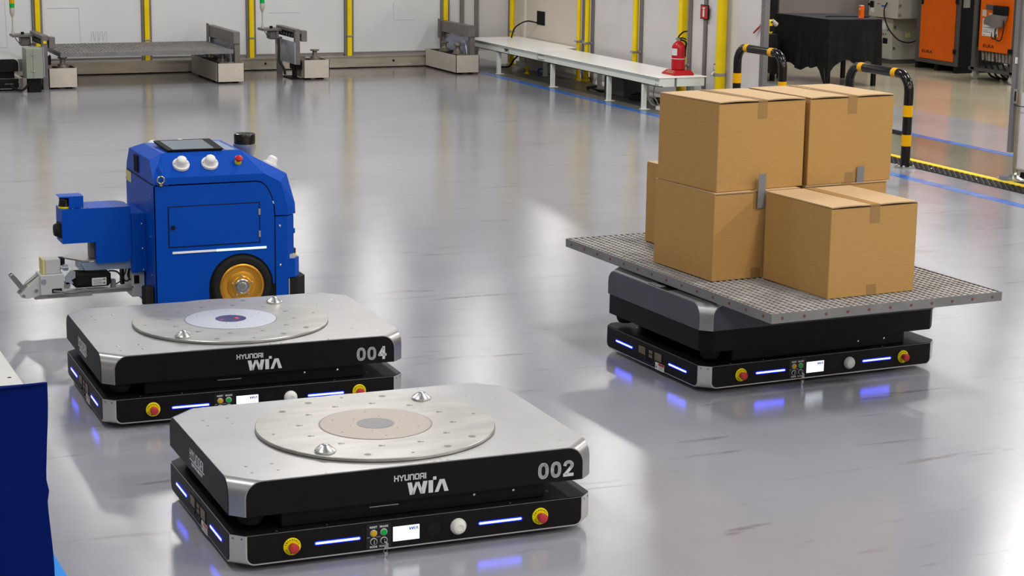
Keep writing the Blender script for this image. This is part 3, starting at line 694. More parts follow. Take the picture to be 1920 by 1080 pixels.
# ---- grating trays
def grating(t, LX, LY, ztop, th, hx, hy, bolts=True, bwx=.012, bwy=.012, drop=.0012):
    rt = .006
    for (a, b, c, d) in ((-LX/2, LX/2, -LY/2, -LY/2+rt), (-LX/2, LX/2, LY/2-rt, LY/2), (-LX/2, -LX/2+rt, -LY/2+rt, LY/2-rt), (LX/2-rt, LX/2, -LY/2+rt, LY/2-rt)):
        MB().box(a, b, c, d, ztop-th, ztop).build('edge_rail', 'grate_rail', t)
    nx = round(LX/hx); ny = round(LY/hy); mb = MB()
    for i in range(1, nx):
        x = -LX/2+LX*i/nx; mb.box(x-bwx/2, x+bwx/2, -LY/2+rt, LY/2-rt, ztop-th*.75, ztop-.0005)
    for j in range(1, ny):
        y = -LY/2+LY*j/ny; mb.box(-LX/2+rt, LX/2-rt, y-bwy/2, y+bwy/2, ztop-th*.7, ztop-drop)
    mb.build('grating_bars', 'grate', t, kind='stuff')
    if bolts:
        for k in range(11):
            x = -LX/2+.05+(LX-.1)*k/10
            if k % 1 == 0: MB().lathe([(.006, 0), (.006, .0015)], (x, -LY/2, ztop-th*.5), (0, -1, 0), n=8).build('bolt', 'rust', t)
        for k in range(14):
            y = -LY/2+.06+(LY-.12)*k/13
            MB().lathe([(.006, 0), (.006, .0015)], (-LX/2, y, ztop-th*.5), (-1, 0, 0), n=8).build('bolt', 'rust', t)
pl = thing('grating_tray', 'grey grating tray carrying the cardboard boxes on the raised robot', 'tray', (4.3763, 7.2082, .3905), .0409)
grating(pl, 1.1315, 1.7514, .0385, .0385, .0305, .0305, bwx=.0125, bwy=.0115, drop=.003)
pb = thing('grating_tray', 'empty grey grating tray resting on two docking stands at the back', 'tray', (4.355, 19.80, .3057))
grating(pb, 1.75, 1.10, .044, .042, .036, .09, bolts=False, bwx=.014, bwy=.006, drop=.016)

# ============================================================ transport robots
def shell_curves(L, W, c, z0, z1, R, flip, K=7):
    """outline sections of one corner: list of (e, z)"""
    out = []
    for k in range(K+1):
        ph = k/K*PI/2
        e = R*(1-math.cos(ph)); zz = z1-R+R*math.sin(ph)
        out.append((e, zz if not flip else z0+(z1-zz)))
    return out
def shell(L, W, c, z0, z1, R, flip=False):
    """L, W half sizes. returns MB with rounded chamfered corners"""
    secs = shell_curves(L, W, c, z0, z1, R, flip)
    zb = z0 if not flip else z1
    secs = [(0, zb)] + secs
    mb = MB(); n = len(secs)
    corners = [(-1, -1), (1, -1), (1, 1), (-1, 1)]
    idx = {}
    vs = []
    for ci, (sx, sy) in enumerate(corners):
        for k, (e, z) in enumerate(secs):
            idx[(ci, 'f', k)] = len(vs); vs.append((sx*(L-c-e), sy*W, z))
            idx[(ci, 's', k)] = len(vs); vs.append((sx*L, sy*(W-c-e), z))
    fs = []
    for ci in range(4):
        for k in range(n-1):
            fs.append((idx[(ci, 'f', k)], idx[(ci, 'f', k+1)], idx[(ci, 's', k+1)], idx[(ci, 's', k)]))
    mb.add(vs, fs, True)
    ff = [tuple([idx[(0, 'f', k)] for k in range(n)] + [idx[(1, 'f', k)] for k in range(n-1, -1, -1)]),
          tuple([idx[(1, 's', k)] for k in range(n)] + [idx[(2, 's', k)] for k in range(n-1, -1, -1)]),
          tuple([idx[(2, 'f', k)] for k in range(n)] + [idx[(3, 'f', k)] for k in range(n-1, -1, -1)]),
          tuple([idx[(3, 's', k)] for k in range(n)] + [idx[(0, 's', k)] for k in range(n-1, -1, -1)])]
    for k in (0, n-1):
        ff.append((idx[(0, 's', k)], idx[(0, 'f', k)], idx[(1, 'f', k)], idx[(1, 's', k)], idx[(2, 's', k)], idx[(2, 'f', k)], idx[(3, 'f', k)], idx[(3, 's', k)]))
    # separate copies of the vertices keep these faces crisp
    mb.add(vs, ff, False)
    return mb
def panel_poly(half, z0, z1, R, flip, inset, K=8):
    """panel outline in (u, z); rounded on the top corners (bottom when flipped)"""
    h = half-inset; r = max(R-inset, .001)
    za, zb = (z0+.0005, z1-inset) if not flip else (z0+inset, z1-.0005)
    pts = []
    if not flip:
        pts = [(-h, za)]
        for k in range(K+1):
            ph = k/K*PI/2; pts.append((-h+r*(1-math.cos(ph)), zb-r+r*math.sin(ph)))
        pts += [(-x, z) for x, z in pts[::-1]]
    else:
        pts = [(-h, zb)]
        for k in range(K+1):
            ph = k/K*PI/2; pts.append((-h+r*(1-math.cos(ph)), za+r-r*math.sin(ph)))
        pts += [(-x, z) for x, z in pts[::-1]]
    return pts
HL, HW, CC = .6, .4341, .04
def robot(loc, rz, label, number=None, lift=0.0, pm='black', inner='ring_brown', hub='hub_grey', scan=False, smode=False):
    t = thing('transport_robot', label, 'robot', loc, rz)
    zb0, zb1 = .022, .1168
    # ---- chassis
    ch = shell(HL, HW, CC, zb0, zb1, .028, True).build('chassis', 'silver', t)
    MB().prism([(-HL+.002, -HW+CC), (-HL+CC, -HW+.002), (HL-CC, -HW+.002), (HL-.002, -HW+CC), (HL-.002, HW-CC), (HL-CC, HW-.002), (-HL+CC, HW-.002), (-HL+.002, HW-CC)], zb1, zb1+.003, 'z').build('chassis_lid', 'black', t)
    fp = panel_poly(HL-CC, zb0, zb1, .028, True, .005)
    front = MB().prism(fp, -HW-.002, -HW+.001, 'y').build('front_panel', 'black', t)
    MB().prism(fp, HW-.001, HW+.002, 'y').build('rear_panel', 'black', t)
    sp_ = panel_poly(HW-CC, zb0, zb1, .028, True, .005)
    side = MB().prism(sp_, -HL-.002, -HL+.001, 'x').build('side_panel', 'black', t)
    MB().prism(sp_, HL-.001, HL+.002, 'x').build('side_panel', 'black', t)
    for (sx, sy) in ((-1, -1), (1, -1), (-1, 1), (1, 1)):
        for f in (.25, .78):
            a = Vector((sx*(HL-CC*(1-f)), sy*(HW-CC*f), zb1-.010)); nrm = Vector((sx, sy, 0)).normalized()
            MB().cyl(a-nrm*.0005, a+nrm*.0012, .0035, n=8).build('corner_screw', 'frame_grey', t)
    mb = MB()
    for (sx, sy) in ((-1, -1), (1, -1), (-1, 1), (1, 1)):
        mb.cyl((sx*.38, sy*.28, .0), (sx*.38, sy*.28, .002), .0, n=3, caps=False) if False else None
        mb.cyl((sx*.42, sy*.30-.014, .03), (sx*.42, sy*.30+.014, .03), .03, n=18)
    mb.build('castor_wheels', 'rubber', t)
    # ---- neck and corner buffers
    top0, top1 = .1776+lift, .2883+lift
    MB().box(-.44, .44, -.40, .40, zb1+.003, top0, .004).build('lift_column', 'black', t)
    for (sx, sy) in ((-1, -1), (-1, 1)):
        MB().lathe([(.030, 0), (.038, .012), (.041, .022), (.041, .040)], (sx*.525, sy*.362, .136), n=24).build('corner_buffer', 'rubber', t)
    mb = MB()
    for x in (.195, .33): mb.lathe([(.0045, 0), (.0045, .002), (.002, .003)], (x, -.40, .155 if lift == 0 else .150), (0, -1, 0), n=8)
    for (x, y) in ((.31, -.42), (.47, -.35), (-.30, -.42), (-.46, -.42), (-.5, .30)): mb.lathe([(.004, 0), (.004, .0015)], (x, y, zb1+.003), (0, 0, 1), n=8)
    mb.build('neck_bolt', 'chrome', t)
    if lift == 0:
        MB().box(-.155, -.06, -.402, -.400, .152, .155).build('trim_edge', 'steel', t)
    if lift:
        h1, h2, cc = HL-.004, HW-.004, .045
        MB().prism([(-h1, -h2+cc), (-h1+cc, -h2), (h1-cc, -h2), (h1, -h2+cc), (h1, h2-cc), (h1-cc, h2), (-h1+cc, h2), (-h1, h2-cc)], .178, .278, 'z').build('lift_skirt', 'black', t)
        MB().box(-.50, .50, -.35, .35, .27, top0+.002).build('lift_table', 'matt_black', t)
    # ---- deck
    dk = shell(HL, HW, CC, top0, top1, .055, False).build('deck', 'deck', t)
    dp = panel_poly(HL-CC, top0, top1, .055, False, .0035)
    dfront = MB().prism(dp, -HW-.002, -HW+.001, 'y').build('deck_front_panel', pm, t)
    MB().prism(dp, HW-.001, HW+.002, 'y').build('deck_rear_panel', pm, t)
    dsp = panel_poly(HW-CC, top0, top1, .055, False, .0035)
    dside = MB().prism(dsp, -HL-.002, -HL+.001, 'x').build('deck_side_panel', pm, t)
    MB().prism(dsp, HL-.001, HL+.002, 'x').build('deck_side_panel', pm, t)
    # ---- turntable
    if not lift:
        tt = MB().lathe([(.390, 0), (.3964, .001), (.3964, .009), (.3945, .011), (.188, .011)], (0, 0, top1+.001), n=96).build('turntable', 'disc', t)
        MB().lathe([(.1844, 0), (.1844, .0035), (.183, .004)], (0, 0, top1+.0095), n=72).build('inner_ring', inner, tt)
        MB().lathe([(.0626, 0), (.0626, .0012)], (0, 0, top1+.0130), n=48).build('hub_window', hub, tt)
        MB().lathe([(.1885, 0), (.1885, .0006)], (0, 0, top1+.0117), n=72).build('ring_gap', 'frame_grey', tt)
        if scan:
            mb = MB(); mb.box(.018, .030, -.012, .010, top1+.0142, top1+.0148); mb.box(-.044, -.036, -.016, -.006, top1+.0142, top1+.0148); mb.build('scan_light', 'red_glow', tt)
        zt = top1+.0118
        mb = MB()
        for k in range(12):
            a = math.radians(15+30*k); mb.lathe([(.0075, 0), (.0075, .0006)], (.2545*math.cos(a), .2545*math.sin(a), zt), n=10)
            mb.lathe([(.004, 0), (.004, .0006)], (.2545*math.cos(a)+.011, .2545*math.sin(a)-.003, zt), n=8)
        for a in (0, 90, 180, 270): a = math.radians(a+1); mb.lathe([(.006, 0), (.006, .0006)], (.351*math.cos(a), .351*math.sin(a), zt), n=10)
        mb.build('bolt_holes', 'frame_grey', tt, kind='stuff')
        mb = MB()
        for a in (67.5, 112.5, 135, -45, -67.5, -112.5): a = math.radians(a); mb.lathe([(.0145, 0), (.0145, .0006)], (.35*math.cos(a), .35*math.sin(a), zt), n=20)
        mb.build('fixing_holes', 'steel', tt, kind='stuff')
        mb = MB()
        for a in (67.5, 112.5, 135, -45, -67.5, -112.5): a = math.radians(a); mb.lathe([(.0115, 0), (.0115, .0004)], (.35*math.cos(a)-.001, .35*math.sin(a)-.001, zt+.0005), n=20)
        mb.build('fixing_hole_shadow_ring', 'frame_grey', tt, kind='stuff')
        mb = MB()
        for k in range(6):
            a = math.radians(25+60*k); mb.lathe([(.003, 0), (.003, .0005)], (.148*math.cos(a), .148*math.sin(a), top1+.0135), n=8)
            a = math.radians(5+60*k); mb.lathe([(.0025, 0), (.0025, .0005)], (.09*math.cos(a), .09*math.sin(a), top1+.0135), n=8)
        mb.build('ring_screws', 'frame_grey', tt, kind='stuff')
        for s_ in (-1, 1):
            pin = MB(); n = 24
            prof = [(.0325, 0), (.034, .003), (.034, .006), (.031, .009), (.014, .022), (.009, .025), (.003, .026)]
            pin.lathe(prof, (s_*.2505, s_*.2471, zt-.0003), n=28)
            po = pin.build('locating_pin', 'chrome', tt)
            rg = MB()
            for k in range(12):
                a = 2*PI*k/12; x0 = s_*.2505; y0 = s_*.2471
                rg.cyl((x0+.028*math.cos(a), y0+.028*math.sin(a), zt+.0100), (x0+.015*math.cos(a), y0+.015*math.sin(a), zt+.0215), .0022, r2=.0012, n=6)
            rg.build('rib', 'steel', po)
    mb = MB()
    for sx in (-1, 1):
        for x in (.514, .431):
            for y in (.347, .277, -.277, -.347) if False else ((.276, .208, -.276, -.347)):
                mb.lathe([(.0055, 0), (.0055, .0008), (.003, .0014)], (sx*x, y, top1), n=10)
    for (x, y) in ((-.303, -.425), (.05, -.425), (.095, -.425), (.285, -.425), (-.28, .425), (.30, .42), (0, .425)): mb.lathe([(.005, 0), (.005, .0008)], (x, y, top1), n=10)
    mb.build('deck_screw', 'chrome' if number != '002' else 'steel', dk)
    MB().box(.0735, .0745, -HW, -.385, top1-.0002, top1+.0003).build('deck_seam', 'frame_grey', dk)
    yf = -HW-.0022
    X = (1, 0, 0); Z = (0, 0, 1)
    # ---- deck lettering
    if number:
        mb = MB(); poly_on(mb, word_strokes(-.085, .241, .0115, .0155, .0055, .0036), (0, yf, 0), X, Z); mb.build('lettering', 'letter', dfront)
        mb = MB(); poly_on(mb, mark_polys(-.043, .191, .137, .040), (0, yf, 0), X, Z); mb.build('logo', 'letter', dfront)
        for i, dg_ in enumerate(number):
            mb = MB(); digit(mb, dg_, .400+.0440*i, .1930, .0365, .0535, .0108, (0, yf, 0), X, Z); mb.build('digit', 'letter', dfront)
        mb = MB(); poly_on(mb, word_strokes(-.094, .2245, .0205, .026, .0090, .0032), (-HL-.0022, 0, 0), (0, -1, 0), Z)
        poly_on(mb, [[(-.098, .2155), (.098, .2155), (.098, .2185), (-.098, .2185)]], (-HL-.0022, 0, 0), (0, -1, 0), Z)
        put_text(mb, 'MOTOR GROUP', .0115, (-HL-.0022, .072, .199), (0, -1, 0), Z, bold=.0004, width=.145)
        mb.build('lettering', 'letter', dside)
    else:
        mb = MB(); mb.box(-.594, -.535, -.115, .05, top1, top1+.0008); st = mb.build('sticker', 'black', dk)
        mb = MB(); poly_on(mb, word_strokes(-.045, .006, .010, .020, .004, .0028), (-.585, 0, top1+.0009), (0, -1, 0), (1, 0, 0)); mb.build('lettering', 'white_label', st) if False else None
        mb2 = MB()
        for i, q in enumerate(word_strokes(-.055, -.585, .011, .026, .0045, .003)):
            mb2.add([(yv, -xv, top1+.0010) for xv, yv in q], [(0, 1, 2, 3)])
        mb2.build('lettering', 'white_label', st)
    # ---- front controls
    def led(x0, x1, par, axis='y'):
        z = .0695
        def cap(a, b, r, d):
            pts = []
            for k in range(9): ph = PI/2+PI*k/8; pts.append((a+r+r*math.cos(ph), z+r*math.sin(ph)))
            for k in range(9): ph = -PI/2+PI*k/8; pts.append((b-r+r*math.cos(ph), z+r*math.sin(ph)))
            return pts
        base = -HW if axis == 'y' else -HL
        rim = MB().prism(cap(x0-.0010, x1+.0010, .0054, 0), base-.0028, base-.001, axis).build('light_strip', 'led_rim', par)
        MB().prism(cap(x0+.0015, x1-.0015, .0032, 0), base-.0036, base-.0026, axis).build('light_core', 'led', rim)
    led(-.343, -.197, front); led(.197, .346, front)
    led(-.308, -.160, side, 'x'); led(.155, .305, side, 'x')
    for x in (-.416, .409):
        e = MB().lathe([(.0275, 0), (.0275, .003), (.026, .004), (.020, .0045)], (x, yf, .070), (0, -1, 0), n=32).build('emergency_stop', 'collar', front)
        MB().lathe([(.029, 0), (.029, .0008)], (x, yf, .070), (0, -1, 0), n=32).build('collar_rim', 'matt_black', e) if False else None
        MB().lathe([(.012, 0), (.012, .014), (.0155, .016), (.0160, .024), (.013, .028), (.006, .0295)], (x, yf-.004, .070), (0, -1, 0), n=24).build('button', 'red_dull', e)
        mb = MB()
        for word, top in (('EMERGENCY', True), ('PUSH STOP', False)):
            n = len(word)
            for i, chh in enumerate(word):
                if chh == ' ': continue
                a = (90 - (i-(n-1)/2)*17.5) if top else (-90 + (i-(n-1)/2)*16)
                a = math.radians(a); rr = .0195 if top else .0243
                px_, pz_ = x+rr*math.cos(a), .070+rr*math.sin(a)
                tx_ = Vector((math.sin(a), 0, -math.cos(a))) * (1 if top else -1)
                ty_ = Vector((math.cos(a), 0, math.sin(a))) * (1 if top else -1)
                put_text(mb, chh, .0050, (px_, yf-.0046, pz_), tx_, ty_, bold=.0001, align='CENTER', proud=.0001)
        mb.build('lettering', 'matt_black', e)
    cpn = MB().box(-.178, -.097, yf-.0012, yf, .029, .1105).build('control_plate', 'black_gloss', front)
    y2 = yf-.0012
    for nm, x, z, mt in (('reset_button', -.1545, .0805, 'amber'), ('brake_button', -.1212, .0815, 'green')):
        b_ = MB().lathe([(.0115, 0), (.0115, .003), (.0095, .004)], (x, y2, z), (0, -1, 0), n=24).build(nm, 'castor', front)
        MB().lathe([(.009, 0), (.009, .002), (.007, .003)], (x, y2-.004, z), (0, -1, 0), n=24).build('cap', mt, b_)
    for nm, x, z in (('mode_switch', -.1545, .0535), ('power_switch', -.1212, .0540)):
        b_ = MB().lathe([(.0118, 0), (.0118, .003), (.0100, .004)], (x, y2, z), (0, -1, 0), n=24).build(nm, 'castor', front)
        MB().lathe([(.0092, 0), (.0092, .0012)], (x, y2-.004, z), (0, -1, 0), n=24).build('face', 'matt_black', b_)
        mb = MB(); mb.box(x-.0015, x+.0015, y2-.008, y2-.005, z-.006, z+.006)
        mb.build('key_slot', 'chrome', b_)
        if nm == 'power_switch':
            mb = MB(); mb.prism([(x-.002, z), (x+.004, z+.001), (x+.012, z-.010), (x+.008, z-.016)], y2-.014, y2-.012, 'y')
            mb.lathe([(.007, 0), (.007, .0015)], (x+.004, y2-.014, z-.018), (0, -1, 0), n=14)
            mb.tube([(x+.001+.006*math.cos(k*PI/6), y2-.015, z-.030+.007*math.sin(k*PI/6)) for k in range(12)], .0008, n=5, closed=True)
            mb.prism([(x-.002, z-.034), (x+.007, z-.034), (x+.009, z-.044), (x+.003, z-.050), (x+.001, z-.062), (x-.002, z-.062), (x-.003, z-.048)], y2-.016, y2-.0145, 'y')
            mb.build('key', 'bearing', b_, label='small keys hanging from the power switch')
    mb = MB()
    put_text(mb, 'RESET', .0065, (-.1545, y2, .0965), X, Z, bold=.0002, align='CENTER', width=.025)
    put_text(mb, 'BRAKE', .0065, (-.1205, y2, .0965), X, Z, bold=.0002, align='CENTER', width=.027)
    put_text(mb, 'MODE', .0065, (-.1545, y2, .0325), X, Z, bold=.0002, align='CENTER', width=.024)
    put_text(mb, 'POWER', .0065, (-.1212, y2, .0325), X, Z, bold=.0002, align='CENTER', width=.028)
    put_text(mb, 'AUTO', .0025, (-.171, y2, .066), X, Z, align='CENTER', width=.010)
    put_text(mb, 'MANUAL', .0025, (-.138, y2, .066), X, Z, align='CENTER', width=.015)
    mb.build('lettering', 'letter', cpn)
    scn = MB().box(-.090, -.003, yf-.0014, yf, .0455, .0925).build('screen', 'screen', front)
    mb = MB(); poly_on(mb, mark_polys(-.037, .0775, .031, .0095), (0, yf-.0014, 0), X, Z, .0003)
    mb.build('logo', 'blue_ink', scn)
    mb = MB()
    for i in range(-4, 5):
        for j in range(-4, 5):
            xx, zz = .046+(i+.5*(j % 2))*.0052, .070+j*.0046
            if (xx-.046)**2+(zz-.070)**2 < .0215**2: mb.lathe([(.0018, 0), (.0018, .0004)], (xx, yf, zz), (0, -1, 0), n=6)
    mb.build('speaker_holes', 'black_gloss', front, kind='stuff')
    MB().lathe([(.0265, 0), (.0265, .006), (.0235, .012), (.019, .018), (.010, .021), (.009, .0195), (.003, .0195)], (.127, yf, .0695), (0, -1, 0), n=32).build('indicator_dome', 'white', front)
    # ---- side fittings
    xs_ = -HL-.0022
    cpn = MB().box(xs_-.0012, xs_, -.107, .105, .057, .099).build('contact_window', 'matt_black', side)
    for (a, b, z0, z1) in ((.040, .098, .063, .096), (-.100, -.042, .061, .096), (-.022, .008, .080, .094), (-.022, .008, .062, .075)):
        MB().box(xs_-.002, xs_-.001, a, b, z0, z1, .0003).build('contact_pad', 'contact', cpn)
    MB().tube(smooth_path([(xs_-.0005, .035, .056), (xs_-.006, .033, .043), (xs_-.006, .02, .040), (xs_-.006, -.03, .040), (xs_-.006, -.043, .043), (xs_-.0005, -.045, .056)]), .0025, n=6).build('pull_handle', 'black_gloss', side)
    wl = MB().box(xs_-.001, xs_, -.124, -.048, .023, .054).build('warning_label', 'white_label', side)
    MB().box(xs_-.0014, xs_-.001, -.123, -.075, .044, .0535).build('red_header', 'red', wl)
    mb = MB(); mb.prism([(-.050, .030), (-.068, .030), (-.059, .044)], xs_-.0014, xs_-.001, 'x'); 
    for k in range(4): mb.box(xs_-.0013, xs_-.001, -.118, -.078, .028+.004*k, .0295+.004*k)
    mb.build('print', 'frame_grey', wl)
    return t
robot((2.0437, 5.8219, 0), -.0125, 'low flat robot marked 002 nearest the camera, beige inner ring', '002')
robot((2.0074, 7.4979, 0), -.0214, 'low flat robot marked 004 in front of the blue vehicle', '004', inner='ring_silver', hub='hub_navy', scan=True)
robot((4.3727, 7.1963, 0), .040, 'flat robot with raised grey deck under the tray of boxes', None, lift=.0896, pm='grey_panel')
# part of another flat robot at the left edge of the frame, far back
fr = thing('transport_robot', 'pale topped flat robot cut off by the left edge near the green cabinet', 'robot', (2.50, 19.60, 0))
shell(HL, HW, CC, .02, .12, .028, True).build('chassis', 'silver', fr)
shell(HL, HW, CC, .19, .315, .055, False).build('deck', 'silver', fr)
for s_, z0, z1, fl_ in ((1, .02, .12, True), (2, .19, .315, False)):
    MB().prism(panel_poly(HL-CC, z0, z1, .028 if fl_ else .055, fl_, .005), -HW-.003, -HW, 'y').build('front_panel', 'black', fr)
MB().box(-.52, .52, -.40, .40, .12, .19).build('lift_column', 'matt_black', fr)
MB().lathe([(.39, 0), (.39, .01)], (0, 0, .315), n=40).build('turntable', 'disc', fr)
mb = MB(); mb.box(.42, .50, -HW-.004, -HW-.002, .068, .072); mb.build('light_strip', 'steel', fr)
mb = MB(); mb.cyl((-.4, -.3, .02), (-.4, -.27, .02), .02); mb.cyl((.4, -.3, .02), (.4, -.27, .02), .02); mb.build('castor_wheels', 'rubber', fr)

# ============================================================ cartons
def carton(x, y, z, rz, w_, d_, h_, label, gap=.0, tapes=('front',)):
    t = thing('cardboard_box', label, 'box', (x, y, z), rz)
    # local origin: front-left-bottom corner
    th = .004
    mb = MB().box(0, w_, 0, d_, 0, h_-.006, .002); mb.build('carton_body', 'cardboard', t)
    # flaps: two outer flaps meeting at the centre line, slightly bowed
    for k, (a, b) in enumerate(((.0015, w_/2-.001), (w_/2+.001, w_-.0015))):
        vs = []; nn = 8
        for i in range(nn+1):
            u = i/nn; xx = a+(b-a)*u; lf = gap*math.sin(PI*u)*.7 + gap*.35
            for j in (0, 1):
                yy = .0 if j == 0 else d_
                q = 1 if j == 0 else .2
                vs += [(xx, yy, h_-.005+lf*q), (xx, yy, h_+lf*q)]
        fs = []
        for i in range(nn):
            o_ = i*4
            fs += [(o_+1, o_+5, o_+7, o_+3), (o_, o_+2, o_+6, o_+4), (o_, o_+4, o_+5, o_+1), (o_+2, o_+3, o_+7, o_+6)]
        fs += [(0, 1, 3, 2), (nn*4, nn*4+2, nn*4+3, nn*4+1)]
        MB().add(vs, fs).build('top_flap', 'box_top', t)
    MB().box(.004, w_-.004, -.0008, .002, h_-.0065, h_-.0048).build('flap_gap', 'seam', t)
    # sealing tape along centre and down the front
    mb = MB(); zt_ = h_+gap*.36+.0006
    mb.box(w_/2-.024, w_/2+.024, 0, d_, zt_, zt_+.0006)
    mb.box(w_/2-.024, w_/2+.024, -.0008, -.0001, h_-.075, zt_+.0006)
    mb.build('sealing_tape', 'tape', t)
    MB().box(w_/2-.024, w_/2+.024, -.0008, -.0001, 0.001, .045).build('sealing_tape', 'tape', t)
    return t
zt = .4292
HB = .374
carton(3.931, 6.939, zt, .065, .434, .476, HB, 'cardboard box at lower left of the front stack, under the top left box')
carton(4.408, 7.000, zt, .06, .432, .476, HB, 'cardboard box half hidden behind the single front box, under the top right box')
carton(4.203, 6.472, zt, .064, .434, .462, HB, 'single cardboard box standing in front, lowest and nearest on the tray', gap=.004)
carton(4.128, 7.487, zt, .066, .43, .40, HB, 'mostly hidden cardboard box at the rear left behind the stack')
ztop = zt+HB+.0010
carton(3.948, 6.958, ztop, .110, .450, .440, HB+.002, 'top left cardboard box of the stack with tape across its lid', gap=.005)
carton(4.418, 7.006, ztop, .078, .449, .460, HB+.002, 'top right cardboard box of the stack, furthest to the right', gap=.004)
# grey cloth tape patches holding the stack
def patch(x, y, rz, z0, z1, wd, label):
    t = Matrix.Translation((x, y, 0)) @ Matrix.Rotation(rz, 4, 'Z')
    mb = MB().prism([(-wd/2, z0), (wd/2-.002, z0+.002), (wd/2, z1+.002), (-wd/2+.003, z1)], -.003, -.001, 'y')
    mb.v = [tuple(t @ Vector(v)) for v in mb.v]
    tag(mb.build('tape_strip', 'grey_tape'), label, 'tape')
patch(4.158, 6.9455, .09, .730, .875, .040, 'grey tape strip joining the top left and lower left boxes')
patch(4.695, 7.0215, .07, .735, .872, .040, 'grey tape strip below the top right box')

# ============================================================ blue tow vehicle
tv = thing('tow_vehicle', 'bright blue boxy tow robot with a gold wheel and rear hitch arm', 'robot', (2.34, 9.113, 0))
Y0, Y1 = 8.822, 9.404
def mir(y): return Y0+Y1-y
MB().box(2.008, 2.642, Y0+.004, Y1-.004, .045, .47).box(2.008, 2.575, Y0+.004, Y1-.004, .47, .645).build('body_core', 'matt_black', tv, w=True)
arc = [(2.500+.085*math.sin(k/6*PI/2), .482+.166*math.cos(k/6*PI/2)) for k in range(7)]
wheel = (2.417, .148); WR = .158
cut = [(wheel[0]+WR*math.cos(a), wheel[1]+WR*math.sin(a)) for a in [PI*(1-k/20) for k in range(21)]]
side_poly = [(2.003, .648), (2.003, .050)] + [(wheel[0]-WR, .05)] + cut + [(2.583, .148)] + [(x, z) for x, z in arc[::-1]]
for (a, b) in ((Y0, Y0+.005), (Y1-.005, Y1)):
    MB().prism(side_poly, a, b, 'y').build('side_panel', 'blue', tv, w=True)
MB().box(2.001, 2.009, Y0, Y1, .05, .652).build('end_panel', 'blue', tv, w=True)
fp_ = [(2.590, Y0), (2.648, Y0), (2.690, Y0+.032), (2.690, Y1-.032), (2.648, Y1), (2.590, Y1)]
MB().prism(fp_, .285, .474, 'z').build('front_cover', 'blue', tv, w=True)
fp2 = [(2.590, Y0), (2.644, Y0), (2.665, Y0+.02), (2.665, Y1-.02), (2.644, Y1), (2.590, Y1)]
MB().prism(fp2, .050, .285, 'z').build('front_cover', 'blue', tv, w=True)
# hood
lo = [(2.003, Y0+.000, .655), (2.003, Y0+.010, .687), (2.536, Y0, .687), (2.617, Y0, .643), (2.652, Y0, .520), (2.652, Y0, .479)]
hi = [(2.003, 8.897, .766), (2.070, 8.925, .790), (2.450, 8.925, .790), (2.672, 8.905, .669), (2.702, 8.868, .530), (2.702, 8.862, .479)]
mb = MB()
vs = [lo[0], lo[1], lo[2], lo[3], lo[4], lo[5], hi[0], hi[1], hi[2], hi[3], hi[4], hi[5], (2.045, Y0, .687)]
vs2 = [(x, mir(y), z) for x, y, z in vs]
n0 = len(vs)
arcv = [(x, Y0, z) for x, z in [(2.500+.090*math.sin(k/6*PI/2), .482+.172*math.cos(k/6*PI/2)) for k in range(7)]]
va = vs+arcv; vb = vs2+[(x, mir(y), z) for x, y, z in arcv]
N = len(va)
fs = []
for off in (0, N):
    g = lambda *a: tuple(i+off for i in a)
    fs += [g(1, 6, 7, 12), g(12, 7, 8, 2), g(2, 8, 9, 3), g(3, 9, 10, 4), g(4, 10, 11, 5)]
    fs.append(g(0, 1, 12)); fs.append(g(0, 12, 2, *range(n0, n0+1)))
    fs.append(g(2, 3, 4, 5, *range(n0+6, n0-1, -1)))
fs += [(7, 7+N, 8+N, 8), (8, 8+N, 9+N, 9), (9, 9+N, 10+N, 10), (10, 10+N, 11+N, 11), (6, 6+N, 7+N, 7), (0, 0+N, 1+N, 6+N+0, 6, 1)]
hood = MB().add(va+vb, fs).build('hood', 'blue', tv, w=True)
# thin crease lines
# door
dg = MB().box(2.068, 2.513, Y0-.0012, Y0, .353, .550).build('door_gap', 'matt_black', tv, w=True)
dr = MB().box(2.0725, 2.508, Y0-.003, Y0-.001, .3575, .5455, .0008).build('door', 'blue', tv, w=True)
MB().lathe([(.010, 0), (.010, .006), (.007, .009)], (2.091, Y0-.003, .450), (0, -1, 0), n=18).build('knob', 'matt_black', dr, w=True)
for z in (.500, .393): MB().box(2.505, 2.515, Y0-.007, Y0-.002, z-.012, z+.018, .001).build('hinge', 'steel', dr, w=True)
MB().box(2.086, 2.298, Y0-.003, Y0, .3235, .3335).build('light_strip', 'led_off', tv, label='unlit white part of the light strip', w=True)
MB().box(2.298, 2.543, Y0-.003, Y0, .3235, .3335).build('light_strip', 'led_green', tv, label='glowing green-white part of the light strip', w=True)
